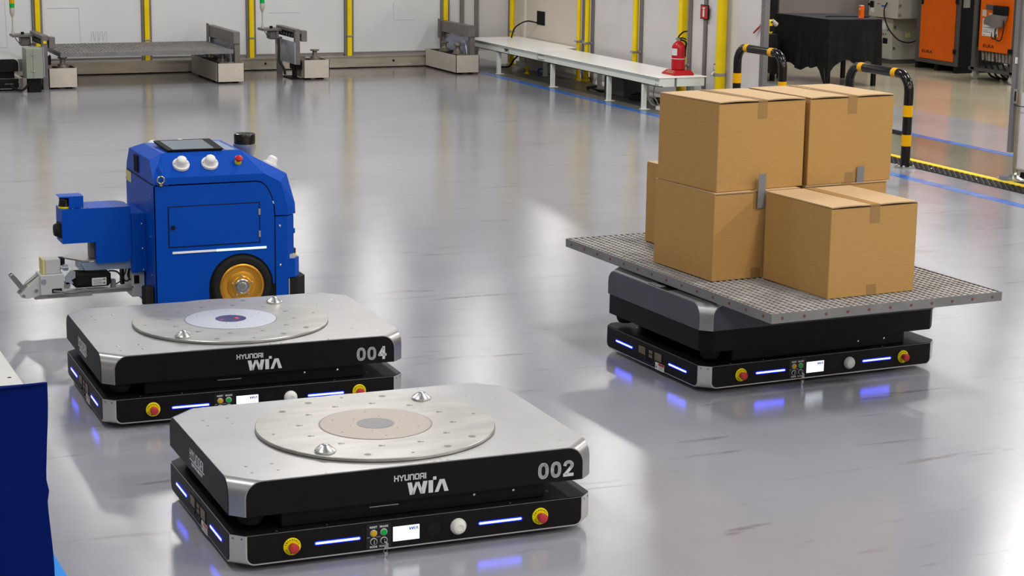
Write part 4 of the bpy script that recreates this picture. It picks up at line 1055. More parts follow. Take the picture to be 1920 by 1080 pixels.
# wheels
for (yf_, dr_) in ((Y0-.010, -1), (Y1+.010, 1)):
    c = (2.417, yf_, .148)
    wh = MB().lathe([(.126, -.052), (.146, -.045), (.148, -.030), (.148, -.008), (.144, .002), (.136, .008), (.118, .008), (.110, .002), (.109, -.025)], c, (0, dr_, 0), n=56).build('tyre', 'rubber', tv, w=True)
    MB().lathe([(.109, -.03), (.109, .003), (.104, .006), (.099, .006), (.095, .001), (.086, -.002), (.072, -.003), (.069, .001), (.066, .002), (.050, .003), (.046, .006), (.034, .007)], c, (0, dr_, 0), n=56).build('rim', 'gold', wh, w=True)
    MB().lathe([(.036, 0), (.036, .009), (.032, .011), (.028, .008), (.024, .009), (.020, .012), (.006, .013)], c, (0, dr_, 0), n=40).build('hub', 'bearing', wh, w=True)
    MB().lathe([(.029, 0), (.029, .0112), (.016, .0115), (.015, .0135), (.008, .0135)], c, (0, dr_, 0), n=32).build('hub_seal', 'frame_grey', wh, w=True)
    mb = MB()
    for k in range(5):
        a = 2*PI*k/5+PI/2; MB().lathe([(.0055, 0), (.0055, .009), (.002, .010)], (c[0]+.050*math.cos(a), yf_, c[2]+.050*math.sin(a)), (0, dr_, 0), n=10).build('wheel_bolt', 'bearing', wh, w=True)
for (xx, yy) in ((2.10, Y0+.15), (2.10, Y1-.15)):
    MB().cyl((xx, yy-.018, .045), (xx, yy+.018, .045), .045, n=24).build('castor', 'rubber', tv, w=True)
# top: screen, sensors
scr = MB().add([(2.10, 8.935, .792), (2.36, 8.92, .792), (2.36, 9.20, .800), (2.10, 9.20, .800), (2.10, 8.93, .802), (2.365, 8.915, .802), (2.375, 9.215, .812), (2.095, 9.215, .812)],
               [(0, 1, 2, 3), (4, 5, 6, 7), (0, 1, 5, 4), (1, 2, 6, 5), (2, 3, 7, 6), (3, 0, 4, 7)]).build('touch_screen', 'matt_black', tv, w=True)
MB().add([(2.128, 8.945, .8026), (2.325, 8.935, .8026), (2.332, 9.195, .8116), (2.124, 9.195, .8116)], [(0, 1, 2, 3)]).build('display', 'glass_screen', scr, w=True)
MB().add([(2.382, 8.93, .7915), (2.430, 8.93, .7915), (2.430, 9.26, .7915), (2.392, 9.26, .7915)], [(0, 1, 2, 3)]).build('cover_plate', 'pale_blue_metal', tv, w=True)
nb = Vector((0, -.60, .80)).normalized()
for (x, y, z, nn) in ((2.148, 8.873, .738, nb), (2.286, 8.873, .738, nb), (2.125, 9.338, .752, Vector((0, .6, .8))), (2.262, 9.338, .752, Vector((0, .6, .8))), (2.610, 8.97, .705, Vector((.45, 0, .89)))):
    s_ = MB().lathe([(.040, -.004), (.0405, .006), (.039, .009), (.030, .010), (.0265, .018), (.0245, .032), (.022, .039), (.016, .044), (.007, .046)], (x, y, z), nn, n=32).build('sensor_dome', 'white', tv, w=True)
    u = nn.normalized().cross(Vector((1, 0, 0))) if abs(nn.x) < .1 else Vector((0, 1, 0)); u = Vector((1, 0, 0)) if abs(nn.x) < .1 else Vector((0, 1, 0))
    mb = MB()
    for q in (-1, 1): p = Vector((x, y, z))+u*.0335*q+nn.normalized()*.008; mb.cyl(p, p+nn.normalized()*.003, .0035, n=8)
    mb.build('screw', 'steel', s_, w=True)
for (x, y, z, nn) in ((2.424, 8.873, .738, nb), (2.390, 9.340, .758, Vector((0, .6, .8)))):
    nn = nn.normalized(); p = Vector((x, y, z))
    e = MB().lathe([(.0155, -.003), (.0155, .014), (.013, .016)], p, nn, n=24).build('emergency_stop', 'collar', tv, w=True)
    MB().lathe([(.012, 0), (.012, .006), (.018, .008), (.0185, .016), (.013, .021), (.005, .022)], p+nn*.014, nn, n=24).build('button', 'red', e, w=True)
ld = MB().lathe([(.040, 0), (.046, .02), (.054, .05), (.056, .058), (.056, .066), (.052, .067)], (2.540, 9.17, .718), n=40).build('scanner_base', 'steel', tv, w=True)
MB().lathe([(.052, 0), (.052, .046), (.050, .050), (.044, .051)], (2.540, 9.17, .785), n=40).build('scanner', 'black_gloss', tv, w=True)
mb = MB(); R_ = .0165
mb.tube([(2.036+R_*math.cos(k*PI/12), Y0-.012, .680+R_*math.sin(k*PI/12)) for k in range(24)], .0035, n=8, closed=True); mb.cyl((2.036, Y0-.012, .652), (2.036, Y0-.012, .664), .008)
mb.build('lifting_eye', 'brass', tv, w=True)
mb = MB().add([(2.020, Y0-.002, .652), (2.075, Y0-.002, .652), (2.058, Y0+.030, .735), (2.035, Y0+.035, .742), (2.050, Y0-.0, .70)], [(0, 1, 4), (1, 2, 4), (2, 3, 4), (3, 0, 4), (0, 1, 2, 3)])
mb.build('eye_recess', 'blue', tv, w=True)
MB().box(1.9995, 2.001, 9.290, 9.396, .600, .652).build('label_plate', 'pale_yellow', tv, w=True)
vt = MB().box(1.9965, 2.003, 9.128, 9.205, .672, .752).build('vent', 'matt_black', tv, w=True)
mb = MB()
for i in range(4):
    for j in range(7): mb.box(1.9955, 1.997, 9.136+.018*i, 9.146+.018*i, .678+.0105*j, .684+.0105*j)
mb.build('vent_slots', 'rubber', vt, kind='stuff', w=True)
MB().prism([(Y0+.02, .652), (Y1-.02, .652), (Y1-.02, .656), (Y0+.02, .656)], 1.9995, 2.003, 'x').build('seam_line', 'matt_black', tv, w=True)
mb = MB()
for (x, y, z, d) in ((2.0, 8.876, .585, (-1, 0, 0)), (2.0, 8.885, .401, (-1, 0, 0)), (2.0, 8.880, .218, (-1, 0, 0)), (2.0, 9.39, .61, (-1, 0, 0)), (2.611, Y0, .429, (0, -1, 0)), (2.611, Y0, .237, (0, -1, 0))):
    mb.lathe([(.0055, 0), (.0055, .003), (.002, .005)], (x, y, z), d, n=10)
mb.build('panel_screw', 'bearing', tv, w=True)
# front scanner pocket and bumper
MB().box(2.650, 2.692, Y0+.02, Y0+.17, .250, .284).build('scanner_pocket', 'hitch', tv, w=True)
s_ = MB().lathe([(.028, 0), (.028, .012)], (2.688, 8.90, .262), n=24).build('safety_scanner', 'collar', tv, w=True)
MB().lathe([(.024, 0), (.026, .024), (.020, .030)], (2.688, 8.90, .274), n=24).build('scanner_head', 'black_gloss', s_, w=True)
pk = [(2.640, Y0+.004), (2.690, Y0+.012), (2.722, Y0+.055), (2.722, Y1-.055), (2.690, Y1-.012), (2.640, Y1-.004)]
MB().prism(pk, .170, .262, 'z').build('scanner_shelf', 'blue', tv, w=True)
MB().box(2.69, 2.705, Y0+.055, Y0+.085, .378, .402, .002).build('front_lug', 'blue', tv, w=True)
MB().prism([(2.655, Y0+.01), (2.70, Y0+.012), (2.755, Y0+.07), (2.755, Y1-.07), (2.70, Y1-.012), (2.655, Y1-.01)], .065, .165, 'z').build('front_bumper', 'rubber', tv, w=True)
MB().box(2.655, 2.659, Y0+.004, Y0+.012, .05, .165).build('bumper_edge', 'hitch', tv, w=True)
MB().box(1.950, 2.000, Y0+.015, Y0+.075, .075, .168, .006).build('rear_bumper', 'rubber', tv, w=True)
MB().box(1.950, 2.000, Y1-.075, Y1-.015, .075, .168, .006).build('rear_bumper', 'rubber', tv, w=True)
# rear column and arm
MB().box(1.930, 2.001, 9.000, 9.305, .210, .496, .002).build('mast_cover', 'blue', tv, w=True)
ap = [(1.606, .533), (1.606, .370), (1.763, .370), (1.763, .266), (1.915, .266), (1.929, .29), (1.929, .533)]
arm = MB().prism(ap, 8.995, 9.14, 'y').build('rear_arm', 'blue', tv, w=True)
MB().prism([(1.66, 9.14), (1.70, 9.19), (1.90, 9.19), (1.93, 9.14)], .45, .533, 'z').build('arm_rear_cover', 'blue', tv, w=True)
cp_ = MB().prism([(1.602, .592), (1.602, .588), (1.645, .585), (1.645, .535), (1.712, .535), (1.712, .592)], 9.010, 9.105, 'y').build('scanner_hood', 'blue', arm, w=True)
MB().lathe([(.032, 0), (.032, .008)], (1.633, 9.05, .534), n=24).build('scanner_band', 'collar', arm, w=True)
MB().lathe([(.031, 0), (.027, .028), (.028, .038), (.02, .042)], (1.633, 9.05, .542), n=24).build('rear_scanner', 'black_gloss', arm, w=True)
mb = MB().lathe([(.034, 0), (.034, .012), (.030, .022), (.026, .030)], (1.606, 9.045, .430), (-1, 0, 0), n=24); mb.box(1.595, 1.607, 9.01, 9.08, .395, .465)
mb.build('camera_unit', 'rubber', arm, w=True)
mb = MB()
for (x, y, z, d) in ((1.66, 9.003, .534, (0, 0, 1)), (1.70, 9.003, .534, (0, 0, 1)), (1.73, 9.01, .534, (0, 0, 1)), (1.72, 9.06, .534, (0, 0, 1)), (1.975, 9.02, .497, (0, 0, 1)), (1.955, 9.2, .497, (0, 0, 1)),
                     (1.983, 9.0, .445, (0, -1, 0)), (1.985, 9.0, .325, (0, -1, 0)), (1.986, 9.0, .222, (0, -1, 0))): mb.lathe([(.0045, 0), (.0045, .003), (.002, .004)], (x, y, z), d, n=10)
mb.build('arm_screw', 'bearing', arm, w=True)
# under-arm bracket
MB().prism([(1.69, .27), (1.712, .232), (1.93, .228), (1.93, .27)], 9.02, 9.03, 'y').build('gusset_plate', 'pale_blue_metal', tv, w=True)
MB().prism([(1.627, 9.133), (1.683, 9.209), (1.93, 9.20), (1.93, 9.02), (1.70, 9.02)], .275, .281, 'z').build('bracket_plate', 'steel', tv, w=True)
MB().box(1.745, 1.80, 9.05, 9.12, .281, .37, .004).build('spacer_block', 'frame_grey', tv, w=True)
MB().box(1.69, 1.735, 9.03, 9.15, .232, .275).build('bracket_web', 'bluish', tv, w=True)
mo = MB().box(1.655, 1.835, 9.02, 9.11, .148, .222, .014).build('drive_motor', 'matt_black', tv, w=True)
lb = MB().box(1.742, 1.810, 9.018, 9.0195, .157, .193).build('rating_plate', 'white_label', mo, w=True)
mb = MB()
for k in range(4): mb.box(1.747, 1.790, 9.0170, 9.0182, .162+.007*k, .1645+.007*k)
mb.box(1.794, 1.805, 9.0170, 9.0182, .163, .172); mb.box(1.794, 1.805, 9.0170, 9.0182, .180, .189); mb.build('print', 'frame_grey', lb if False else mo, w=True)
mb = MB().box(1.476, 1.745, 9.04, 9.075, .104, .122); mb.box(1.735, 1.945, 9.05, 9.08, .110, .130); mb.box(1.60, 1.94, 9.03, 9.09, .130, .138); mb.build('slide_rail', 'steel', tv, w=True)
mb = MB(); put_text(mb, 'T1506 5038 2', .009, (1.535, 9.04, .108), (1, 0, 0), (0, 0, 1), width=.10, proud=.0008); mb.build('rail_lettering', 'frame_grey', tv, w=True)
ht = MB().box(1.500, 1.612, 9.02, 9.14, .125, .222, .003).build('hitch_block', 'hitch', tv, w=True)
MB().box(1.553, 1.600, 9.018, 9.021, .134, .154, .0008).build('slot', 'matt_black', ht, w=True)
MB().cyl((1.516, 9.021, .190), (1.516, 9.0185, .190), .013, n=20).build('cap', 'bluish', ht, w=True)
MB().box(1.527, 1.600, 9.035, 9.12, .222, .292, .003).build('sensor_block', 'hitch', tv, w=True)
MB().box(1.514, 1.5265, 9.03, 9.12, .222, .295, .002).build('reflector', 'pale_yellow', tv, w=True)
MB().box(1.600, 1.625, 9.06, 9.11, .255, .29, .004).build('rear_cap', 'matt_black', tv, w=True)
for ya_ in (9.03, 9.115): MB().prism([(1.500, .215), (1.440, .165), (1.405, .130), (1.415, .118), (1.445, .112), (1.500, .125)], ya_, ya_+.015, 'y').build('jaw_plate', 'hitch', tv, w=True)
mb = MB()
for (x, z) in ((1.422, .128), (1.482, .150)): mb.cyl((x, 9.022, z), (x, 9.138, z), .008, n=14)
mb.build('pivot_pin', 'bearing', tv, w=True)
for yy in (9.055, 9.105):
    MB().prism([(1.420, .140), (1.440, .155), (1.390, .222), (1.378, .230), (1.368, .224), (1.368, .212)], yy-.010, yy+.010, 'y').build('hook_finger', 'bearing', tv, w=True)
mb = MB().cyl((1.445, 9.05, .165), (1.50, 9.05, .205), .010, n=12); mb.cyl((1.445, 9.11, .165), (1.50, 9.11, .205), .010, n=12); mb.build('link_rod', 'steel', tv, w=True)
mb = MB().prism([(1.615, .205), (1.645, .235), (1.665, .230), (1.665, .20), (1.645, .19), (1.655, .175), (1.62, .170)], 9.02, 9.03, 'y'); mb.cyl((1.60, 9.03, .250), (1.635, 9.03, .250), .006); mb.box(1.612, 1.635, 9.03, 9.06, .235, .262, .002)
mb.build('toggle_link', 'bluish', tv, w=True)
mb = MB().tube(smooth_path([(1.56, 9.016, .143), (1.60, 9.0, .140), (1.65, 9.01, .132), (1.72, 9.03, .140)]), .005, n=8); mb.cyl((1.625, 9.02, .165), (1.625, 9.05, .165), .016, n=16); mb.build('gas_spring', 'frame_grey', tv, w=True)
MB().box(1.838, 1.860, 9.04, 9.07, .135, .175, .003).build('limit_switch', 'frame_grey', tv, w=True)
mb = MB().tube(smooth_path([(1.83, 9.06, .215), (1.865, 9.05, .212), (1.89, 9.04, .185), (1.905, 9.04, .165), (1.925, 9.05, .17), (1.93, 9.07, .22)]), .004, n=6)
mb.tube(smooth_path([(1.86, 9.05, .15), (1.885, 9.05, .165), (1.91, 9.06, .20), (1.915, 9.07, .225)]), .003, n=6); mb.tube(smooth_path([(1.93, 9.06, .22), (1.92, 9.05, .19), (1.935, 9.06, .165), (1.95, 9.07, .18), (1.95, 9.08, .22)]), .004, n=6)
mb.build('wiring', 'cable', tv, w=True)
mb = MB().box(1.935, 1.995, 9.03, 9.20, .085, .21); mb.build('lift_carriage', 'hitch', tv, w=True)
MB().box(1.945, 1.970, 9.028, 9.031, .15, .19).build('carriage_recess', 'matt_black', tv, w=True)

# ============================================================ foreground at left
cv = thing('covered_stand', 'dark blue vinyl covered box cut off at the lower left corner', 'cover', (.4, 5.0, 0))
nx, nz = 14, 22; vs = []; fs = []
for j in range(nz+1):
    for i in range(nx+1):
        x = .05+(.876-.05)*i/nx; z = .69*j/nz
        fold = .004*math.sin(9*x+7*z)+.005*math.exp(-((z-.36-.12*(x-.8))/.02)**2) + .004*math.exp(-((z-.47-.1*(x-.8))/.015)**2)
        vs.append((x+(.006*math.sin(z*12)+.006*math.exp(-((z-.38)/.012)**2) if i == nx else 0), 5.25-fold, z))
for j in range(nz):
    for i in range(nx): a = j*(nx+1)+i; fs.append((a, a+1, a+nx+2, a+nx+1))
MB().add(vs, fs, True).build('front_cloth', 'blue_cloth', cv, w=True)
mb = MB().box(.05, .872, 5.262, 5.275, .0, .683, .004); mb.build('backing_board', 'blue_cloth', cv, w=True)
mb = MB().tube(smooth_path([(.05, 5.248, .686), (.4, 5.248, .687), (.7, 5.248, .685), (.877, 5.248, .688)]), .004, n=8); mb.build('top_hem', 'blue_cloth', cv, w=True)
tag(MB().prism([(.55, 5.30), (.968, 5.29), (.971, 5.60), (.969, 5.765), (.80, 5.78), (.55, 5.70)], 0, .004, 'z').build('blue_sheet', 'bright_blue'), 'scrap of bright blue film on the floor behind the dark blue cover', 'sheet')
pf = thing('steel_platform', 'low pale steel platform at the left edge behind the blue cover', 'platform', (.6, 7.6, 0))
MB().box(.15, 1.11, 6.86, 8.7, .192, .20, .002).build('top_plate', 'pale_steel', pf, w=True)
for (x, y) in ((.25, 6.95), (1.0, 6.95), (.25, 8.6), (1.0, 8.6)): MB().box(x-.03, x+.03, y-.03, y+.03, 0, .192).build('leg', 'frame_grey', pf, w=True)
MB().lathe([(.008, 0), (.008, .0006)], (1.075, 7.24, .2), n=12).build('hole', 'matt_black', pf, w=True)

# ============================================================ bollards
def bollard(ya, yb, label):
    x = 8.42; r = .0355; zt_ = .695; R = .13
    t = thing('hoop_bollard', label, 'bollard', (x, (ya+yb)/2, 0))
    pts = [(x, ya, .008), (x, ya, zt_-R)]
    pts += [(x, ya+R-R*math.cos(k/8*PI/2), zt_-R+R*math.sin(k/8*PI/2)) for k in range(1, 9)]
    pts += [(x, yb-R+R*math.sin(k/8*PI/2), zt_-R+R*math.cos(k/8*PI/2)) for k in range(0, 9)]
    pts += [(x, yb, .008)]
    MB().tube(pts, r, n=20).build('hoop', 'bollard', t, w=True)
    MB().cyl((x, ya, .25), (x, yb, .25), .018, n=14).build('cross_bar', 'bollard', t, w=True)
    for y in (ya, yb):
        for z in (.165, .385): MB().cyl((x, y, z), (x, y, z+.085), r+.0012, n=24).build('reflective_band', 'bollard_yellow', t, w=True)
        mb = MB().box(x-.055, x+.055, y-.06, y+.06, 0, .008); 
        for a in (-1, 1):
            for b in (-1, 1): mb.lathe([(.01, 0), (.01, .01), (.004, .016)], (x+a*.042, y+b*.045, .008), n=8)
        mb.build('base_plate', 'steel', t, w=True)
    for y in (ya+R+.02, yb-R-.07): MB().cyl((x, y, zt_), (x, y+.06, zt_), r+.0012, n=24).build('reflective_band', 'bollard_yellow', t, w=True)
bollard(12.00, 12.80, 'black and yellow hoop bollard right of the cardboard boxes')
bollard(13.80, 14.55, 'black and yellow hoop bollard left of the draped table, behind the boxes')

# ---- rolling door leaf / stand at the far right edge
gd = thing('gate_post', 'grey upright gate frame on a chrome round foot at the right edge', 'gate', (8.80, 11.17, 0))
MB().box(8.785, 8.815, 11.23, 11.275, .20, 1.6).build('frame_profile', 'frame_grey', gd, w=True)
MB().cyl((8.80, 11.185, .03), (8.80, 11.185, 1.6), .021, n=20).build('pole', 'steel', gd, w=True)
MB().box(8.778, 8.784, 11.17, 11.185, .03, .66).build('yellow_edge', 'brass', gd, w=True)
MB().box(8.795, 8.803, 10.55, 11.165, .10, .64).build('sheet', 'panel_warm', gd, w=True)
MB().cyl((8.80, 10.55, .09), (8.80, 11.19, .09), .014, n=12).build('lower_tube', 'steel', gd, w=True)
MB().box(8.772, 8.785, 11.18, 11.225, .56, .66).build('slot_plate', 'steel', gd, w=True)
MB().box(8.771, 8.7725, 11.195, 11.212, .575, .645).build('slot', 'matt_black', gd, w=True)
mb = MB(); mb.box(8.770, 8.785, 11.215, 11.232, .84, .885, .003); mb.build('white_tag', 'white', gd, w=True)
MB().lathe([(.125, 0), (.125, .008), (.11, .016), (.05, .022), (.026, .035), (.022, .05)], (8.80, 11.185, .0125), n=40).build('round_foot', 'chrome', gd, w=True)
MB().cyl((8.83, 11.13, .045), (8.86, 11.13, .045), .034, n=24).build('castor', 'rubber', gd, w=True)
MB().tube(smooth_path([(8.775, 11.21, .55), (8.765, 11.15, .545), (8.775, 11.0, .55), (8.79, 10.8, .55)]), .003, n=6).build('wire', 'cable', gd, w=True)

# ============================================================ beyond the opening
# draped tables
def drape(name, corners, zt_, zb_fn, label, seed, amp=.02):
    rnd = random.Random(seed)
    t = thing(name, label, 'table', (sum(c[0] for c in corners)/4, sum(c[1] for c in corners)/4, 0))
    per = []
    for k in range(4):
        a = Vector(corners[k]); b = Vector(corners[(k+1) % 4]); n = max(6, int((b-a).length/.013))
        for i in range(n): per.append((a+(b-a)*i/n, k))
    c = Vector((sum(q[0] for q in corners)/4, sum(q[1] for q in corners)/4))
    ph = [rnd.random()*6 for _ in range(6)]
    m = len(per); J = 9; vs = []
    for j in range(J+1):
        for i, (p, k) in enumerate(per):
            s_ = i*.085
            f = math.sin(s_*2.3+ph[0]+.8*math.sin(s_*.7))+.8*math.sin(s_*4.3+ph[1])+.55*math.sin(s_*8.1+ph[2])+.3*math.sin(s_*15+ph[3])
            d = (p-c).normalized(); u = j/J
            q = p+d*(amp*f*u+.03*u); z = zt_+(zb_fn(p, i)-zt_)*u
            vs.append((q.x, q.y, z))
    fs = []
    for j in range(J):
        for i in range(m): i2 = (i+1) % m; fs.append((j*m+i, j*m+i2, (j+1)*m+i2, (j+1)*m+i))
    mb = MB().add(vs, fs, True); mb.add(vs[:m], [tuple(range(m))])
    cl = mb.build('drape', 'cloth', t, w=True)
    sf = MB().add([(p.x, p.y, zt_+.002) for p, k in per], [tuple(range(m))]).build('cloth_top', 'cloth_top' if 'cloth_top' in M else 'cloth', t, w=True)
    for q in corners:
        p = Vector(q)+(c-Vector(q))*.12
        MB().box(p.x-.02, p.x+.02, p.y-.02, p.y+.02, 0, zt_-.02).build('leg', 'matt_black', t, w=True)
    return t
M['cloth_top'] = mottled('dark_cloth_top', (0.035, 0.037, 0.045), (0.045, 0.047, 0.055), 12, 0.55)
def zb1_(p, i):
    base = .17 if p.x < 11.085 else .27
    dmin = min((p-Vector(q)).length for q in ((11.06, 17.24), (11.64, 17.14)))
    return base + .02*math.sin(i*.19) + .012*math.sin(i*.47) - .15*math.exp(-(dmin/.09)**2)
drape('draped_table', [(11.06, 17.24), (11.64, 17.14), (11.80, 18.05), (11.02, 18.28)], .70, zb1_, 'table draped in black cloth with an orange carton on top', 3)
drape('draped_table', [(10.58, 17.90), (10.84, 17.90), (10.88, 18.9), (10.60, 18.9)], .50, lambda p, i: .10+.03*math.sin(i*.3), 'lower black draped table behind the doorway post', 5)
tag(MB().box(11.28, 11.49, 18.99, 19.02, 0, 1.8).build('display_screen', 'cloth'), 'tall black cloth screen behind the doorway post', 'screen')
ym = thing('handheld_device', 'small yellow and cream device on the lower black table', 'device', (10.79, 18.0, .503))
MB().box(10.72, 10.81, 17.95, 18.05, .503, .655, .012).build('body', 'yellow', ym, w=True)
MB().cyl((10.86, 17.97, .60), (10.80, 17.96, .64), .026).build('head', 'cream', ym, w=True)
MB().cyl((10.79, 17.949, .63), (10.79, 17.940, .63), .010).build('knob', 'matt_black', ym, w=True)
MB().box(10.765, 10.80, 17.94, 17.95, .53, .59, .003).build('panel', 'matt_black', ym, w=True)
MB().box(10.70, 10.72, 17.95, 18.0, .503, .69, .003).build('stand', 'yellow', ym, w=True)
oc = thing('orange_carton', 'small orange carton with white marks standing on the draped table', 'carton', (11.50, 17.33, .703))
MB().box(11.475, 11.52, 17.30, 17.345, .703, .835, .002).build('body', 'orange_bright' if 'orange_bright' in M else 'orange', oc, w=True)
mb = MB().box(11.4742, 11.4752, 17.31, 17.325, .79, .81); mb.add([(11.4745, 17.305, .708), (11.4745, 17.322, .708), (11.4745, 17.312, .745)], [(0, 1, 2)]); mb.box(11.478, 11.517, 17.303, 17.342, .834, .838)
mb.build('print', 'white_label', oc, w=True)
tag(MB().tube(smooth_path([(11.2, 17.55, .71), (11.3, 17.5, .715), (11.4, 17.5, .712), (11.5, 17.45, .712), (11.62, 17.36, .71)]), .006, n=6).build('table_cable', 'cable'), 'black cable lying across the draped table top', 'cable')
tag(MB().tube(smooth_path([(10.99, 17.20, .20), (10.98, 17.16, .10), (10.97, 17.12, .02), (10.9, 17.05, .012)]), .006, n=6).build('table_cable', 'cable'), 'thin cable hanging to the floor under the draped table', 'cable')
# lilac screen behind the table
sn = thing('partition_screen', 'plain grey lilac screen standing behind the draped table', 'screen', (13.3, 21, 0))
MB().add([(12.3, 20.30, .05), (13.42, 19.95, .05), (13.42, 19.95, 1.8), (12.3, 20.30, 1.8), (12.31, 20.34, .05), (13.43, 19.99, .05), (13.43, 19.99, 1.8), (12.31, 20.34, 1.8)], [(0, 1, 2, 3), (7, 6, 5, 4), (0, 4, 5, 1), (1, 5, 6, 2), (2, 6, 7, 3), (3, 7, 4, 0)]).build('board', 'lilac_screen', sn, w=True)
for (x, y) in ((12.31, 20.32), (13.42, 19.97)): MB().box(x-.02, x+.02, y-.02, y+.02, 0, 1.82).build('post', 'dark_frame', sn, w=True)
# tripod-like machine between screen and cabinet
mt = thing('tripod_rig', 'dark thin legged rig behind the orange carton', 'frame', (13.75, 20.3, 0))
for (a, b) in (((13.60, 20.30, 0), (13.66, 20.3, .95)), ((13.78, 20.15, 0), (13.70, 20.3, .95)), ((13.92, 20.10, 0), (13.78, 20.2, .95))): MB().cyl(a, b, .016, n=10).build('leg', 'matt_black', mt, w=True)
MB().box(13.55, 13.85, 20.15, 20.4, .72, .95, .01).build('rig_head', 'mach_rust', mt, w=True)
tag(MB().box(14.0, 14.25, 20.5, 20.7, 0, 2.2).build('column', 'cab_grey_front'), 'cream column between the thin legged frame and the orange machine', 'column')
om = thing('orange_machine', 'low orange machine body seen between the column and the grey cabinet', 'machine', (14.6, 20.9, 0))
MB().box(14.35, 15.1, 20.55, 21.2, 0, .58, .02).build('base', 'orange', om, w=True)
MB().lathe([(.14, 0), (.14, .03), (.08, .06)], (14.48, 20.55, .42), (-.4, -.9, 0), n=20).build('cover', 'mach_rust', om, w=True)
MB().box(14.9, 15.2, 20.6, 20.9, .58, 1.6).build('tower', 'yellow', om, w=True)
MB().box(14.40, 14.9, 20.9, 21.1, .58, 1.5).build('rear_panel', 'lilac_screen', om, w=True)
# grey double cabinet
gc = thing('grey_cabinet', 'grey electrical cabinet with switch box, left of the tall orange cabinet', 'cabinet', (13.5, 19.5, 0))
MB().box(13.25, 14.1, 19.28, 19.76, .05, .535, .004).build('lower_body', 'cab_grey', gc, w=True)
MB().box(13.245, 13.25, 19.285, 19.755, .06, .53).build('lower_door', 'cab_grey_front', gc, w=True)
MB().box(13.27, 14.08, 19.30, 19.74, 0, .05).build('plinth', 'dark_frame', gc, w=True)
MB().box(13.15, 13.95, 19.06, 19.64, .55, 1.3, .004).build('upper_body', 'cab_grey', gc, w=True)
MB().box(13.144, 13.15, 19.01+.04, 19.64, .553, 1.3).build('upper_door', 'cab_grey_front', gc, w=True)
mb = MB().box(13.13, 13.144, 19.54, 19.61, .655, .73, .003); mb.cyl((13.144, 19.60, .69), (13.11, 19.62, .69), .012); mb.build('rotary_switch', 'matt_black', gc, w=True)
mb = MB().box(13.142, 13.1442, 19.53, 19.61, .60, .65); mb.box(13.142, 13.1442, 19.28, 19.31, .63, .66); mb.build('label_sheet', 'white_label', gc, w=True)
MB().box(13.142, 13.1442, 19.31, 19.38, .675, .692).build('blue_label', 'blue_ink', gc, w=True)
mb = MB(); put_text(mb, 'DANGER', .012, (13.144, 19.49, .70), (0, -1, 0), (0, 0, 1), width=.08) if False else mb.box(13.142, 13.1442, 19.42, 19.47, .700, .712); mb.build('red_label', 'red_dull', gc, w=True)
MB().box(13.242, 13.2452, 19.42, 19.53, .40, .50).build('name_sheet', 'white_label', gc, w=True)
MB().add([(13.2415, 19.36, .385), (13.2415, 19.39, .385), (13.2415, 19.36, .42)], [(0, 1, 2)]).build('blue_mark', 'blue_ink', gc, w=True)
MB().box(13.235, 13.245, 19.37, 19.46, .235, .30, .003).build('meter_window', 'matt_black', gc, w=True)
MB().box(13.241, 13.2452, 19.37, 19.46, .218, .233).build('yellow_label', 'pale_yellow', gc, w=True)
for y, mt_ in ((19.46, 'red_dull'), (19.41, 'green')): MB().cyl((13.245, y, .345), (13.235, y, .345), .010, n=10).build('lamp', mt_, gc, w=True)
MB().cyl((13.245, 19.515, .35), (13.235, 19.515, .35), .007, n=10).build('pilot_lamp', 'green', gc, w=True)
for z in (.42, .17, ): MB().box(13.26, 13.29, 19.268, 19.28, z, z+.035, .003).build('hinge', 'dark_frame', gc, w=True)
for z in (.58, .69): MB().box(13.165, 13.195, 19.048, 19.06, z, z+.03, .003).build('hinge', 'mach_rust', gc, w=True)
MB().box(13.43, 13.50, 19.272, 19.28, .31, .37, .002).build('side_plate', 'pale_yellow', gc, w=True)
MB().tube(smooth_path([(13.13, 19.25, .73), (13.11, 19.27, .65), (13.12, 19.27, .55), (13.16, 19.23, .42), (13.27, 19.2, .30), (13.40, 19.18, .26), (13.52, 19.18, .28)]), .008, n=8).build('cable', 'cable', gc, w=True)
# orange cabinets
def orange_cab(loc, rz, label, W_, D_, zb_, door_z0, frame_w, cart):
    t = thing('orange_cabinet', label, 'cabinet', loc, rz)
    # local: front face plane x=0 facing -x, y from 0 (right end) to W_
    return t
rz1 = math.atan2(.0, 1)
oc1 = orange_cab((13.30, 18.08, 0), .0, 'tall control cabinet with a plain orange door and dark frame', 0, 0, 0, 0, 0, 0)
def L1(mb, nm, mat, **k): return mb.build(nm, mat, oc1, **k)
L1(MB().box(0, .65, 0, .80, .075, 1.7, .004), 'body', 'dark_frame')
for y in (0.0, .36, .74): L1(MB().box(.01, .62, y, y+.06, 0, .075), 'skid', 'matt_black')
d_ = L1(MB().box(-.014, 0, .045, .705, .125, 1.66, .004), 'door', 'orange')
mb = MB(); put_text(mb, 'KUKA', .036, (-.0142, .645, .190), (0, -1, 0), (0, 0, 1), bold=.0006, width=.205); mb.build('lettering', 'matt_black', d_)
L1(MB().box(-.022, -.012, -.002, .05, .22, .27, .003), 'hinge', 'matt_black'); L1(MB().box(-.022, -.012, -.002, .05, .78, .83, .003), 'hinge', 'matt_black')
L1(MB().box(-.02, -.012, .66, .70, .74, .90, .003), 'lock', 'matt_black')
L1(MB().box(.03, .62, -.006, 0, .08, 1.65), 'side_plate', 'matt_black')
L1(MB().box(.05, .14, -.008, -.006, .74, .86), 'data_plate', 'steel')
oc2 = thing('orange_cabinet', 'orange control cabinet on castors with a hanging grey teach panel', 'cabinet', (13.10, 16.78, 0))
def L2(mb, nm, mat, **k): return mb.build(nm, mat, oc2, **k)
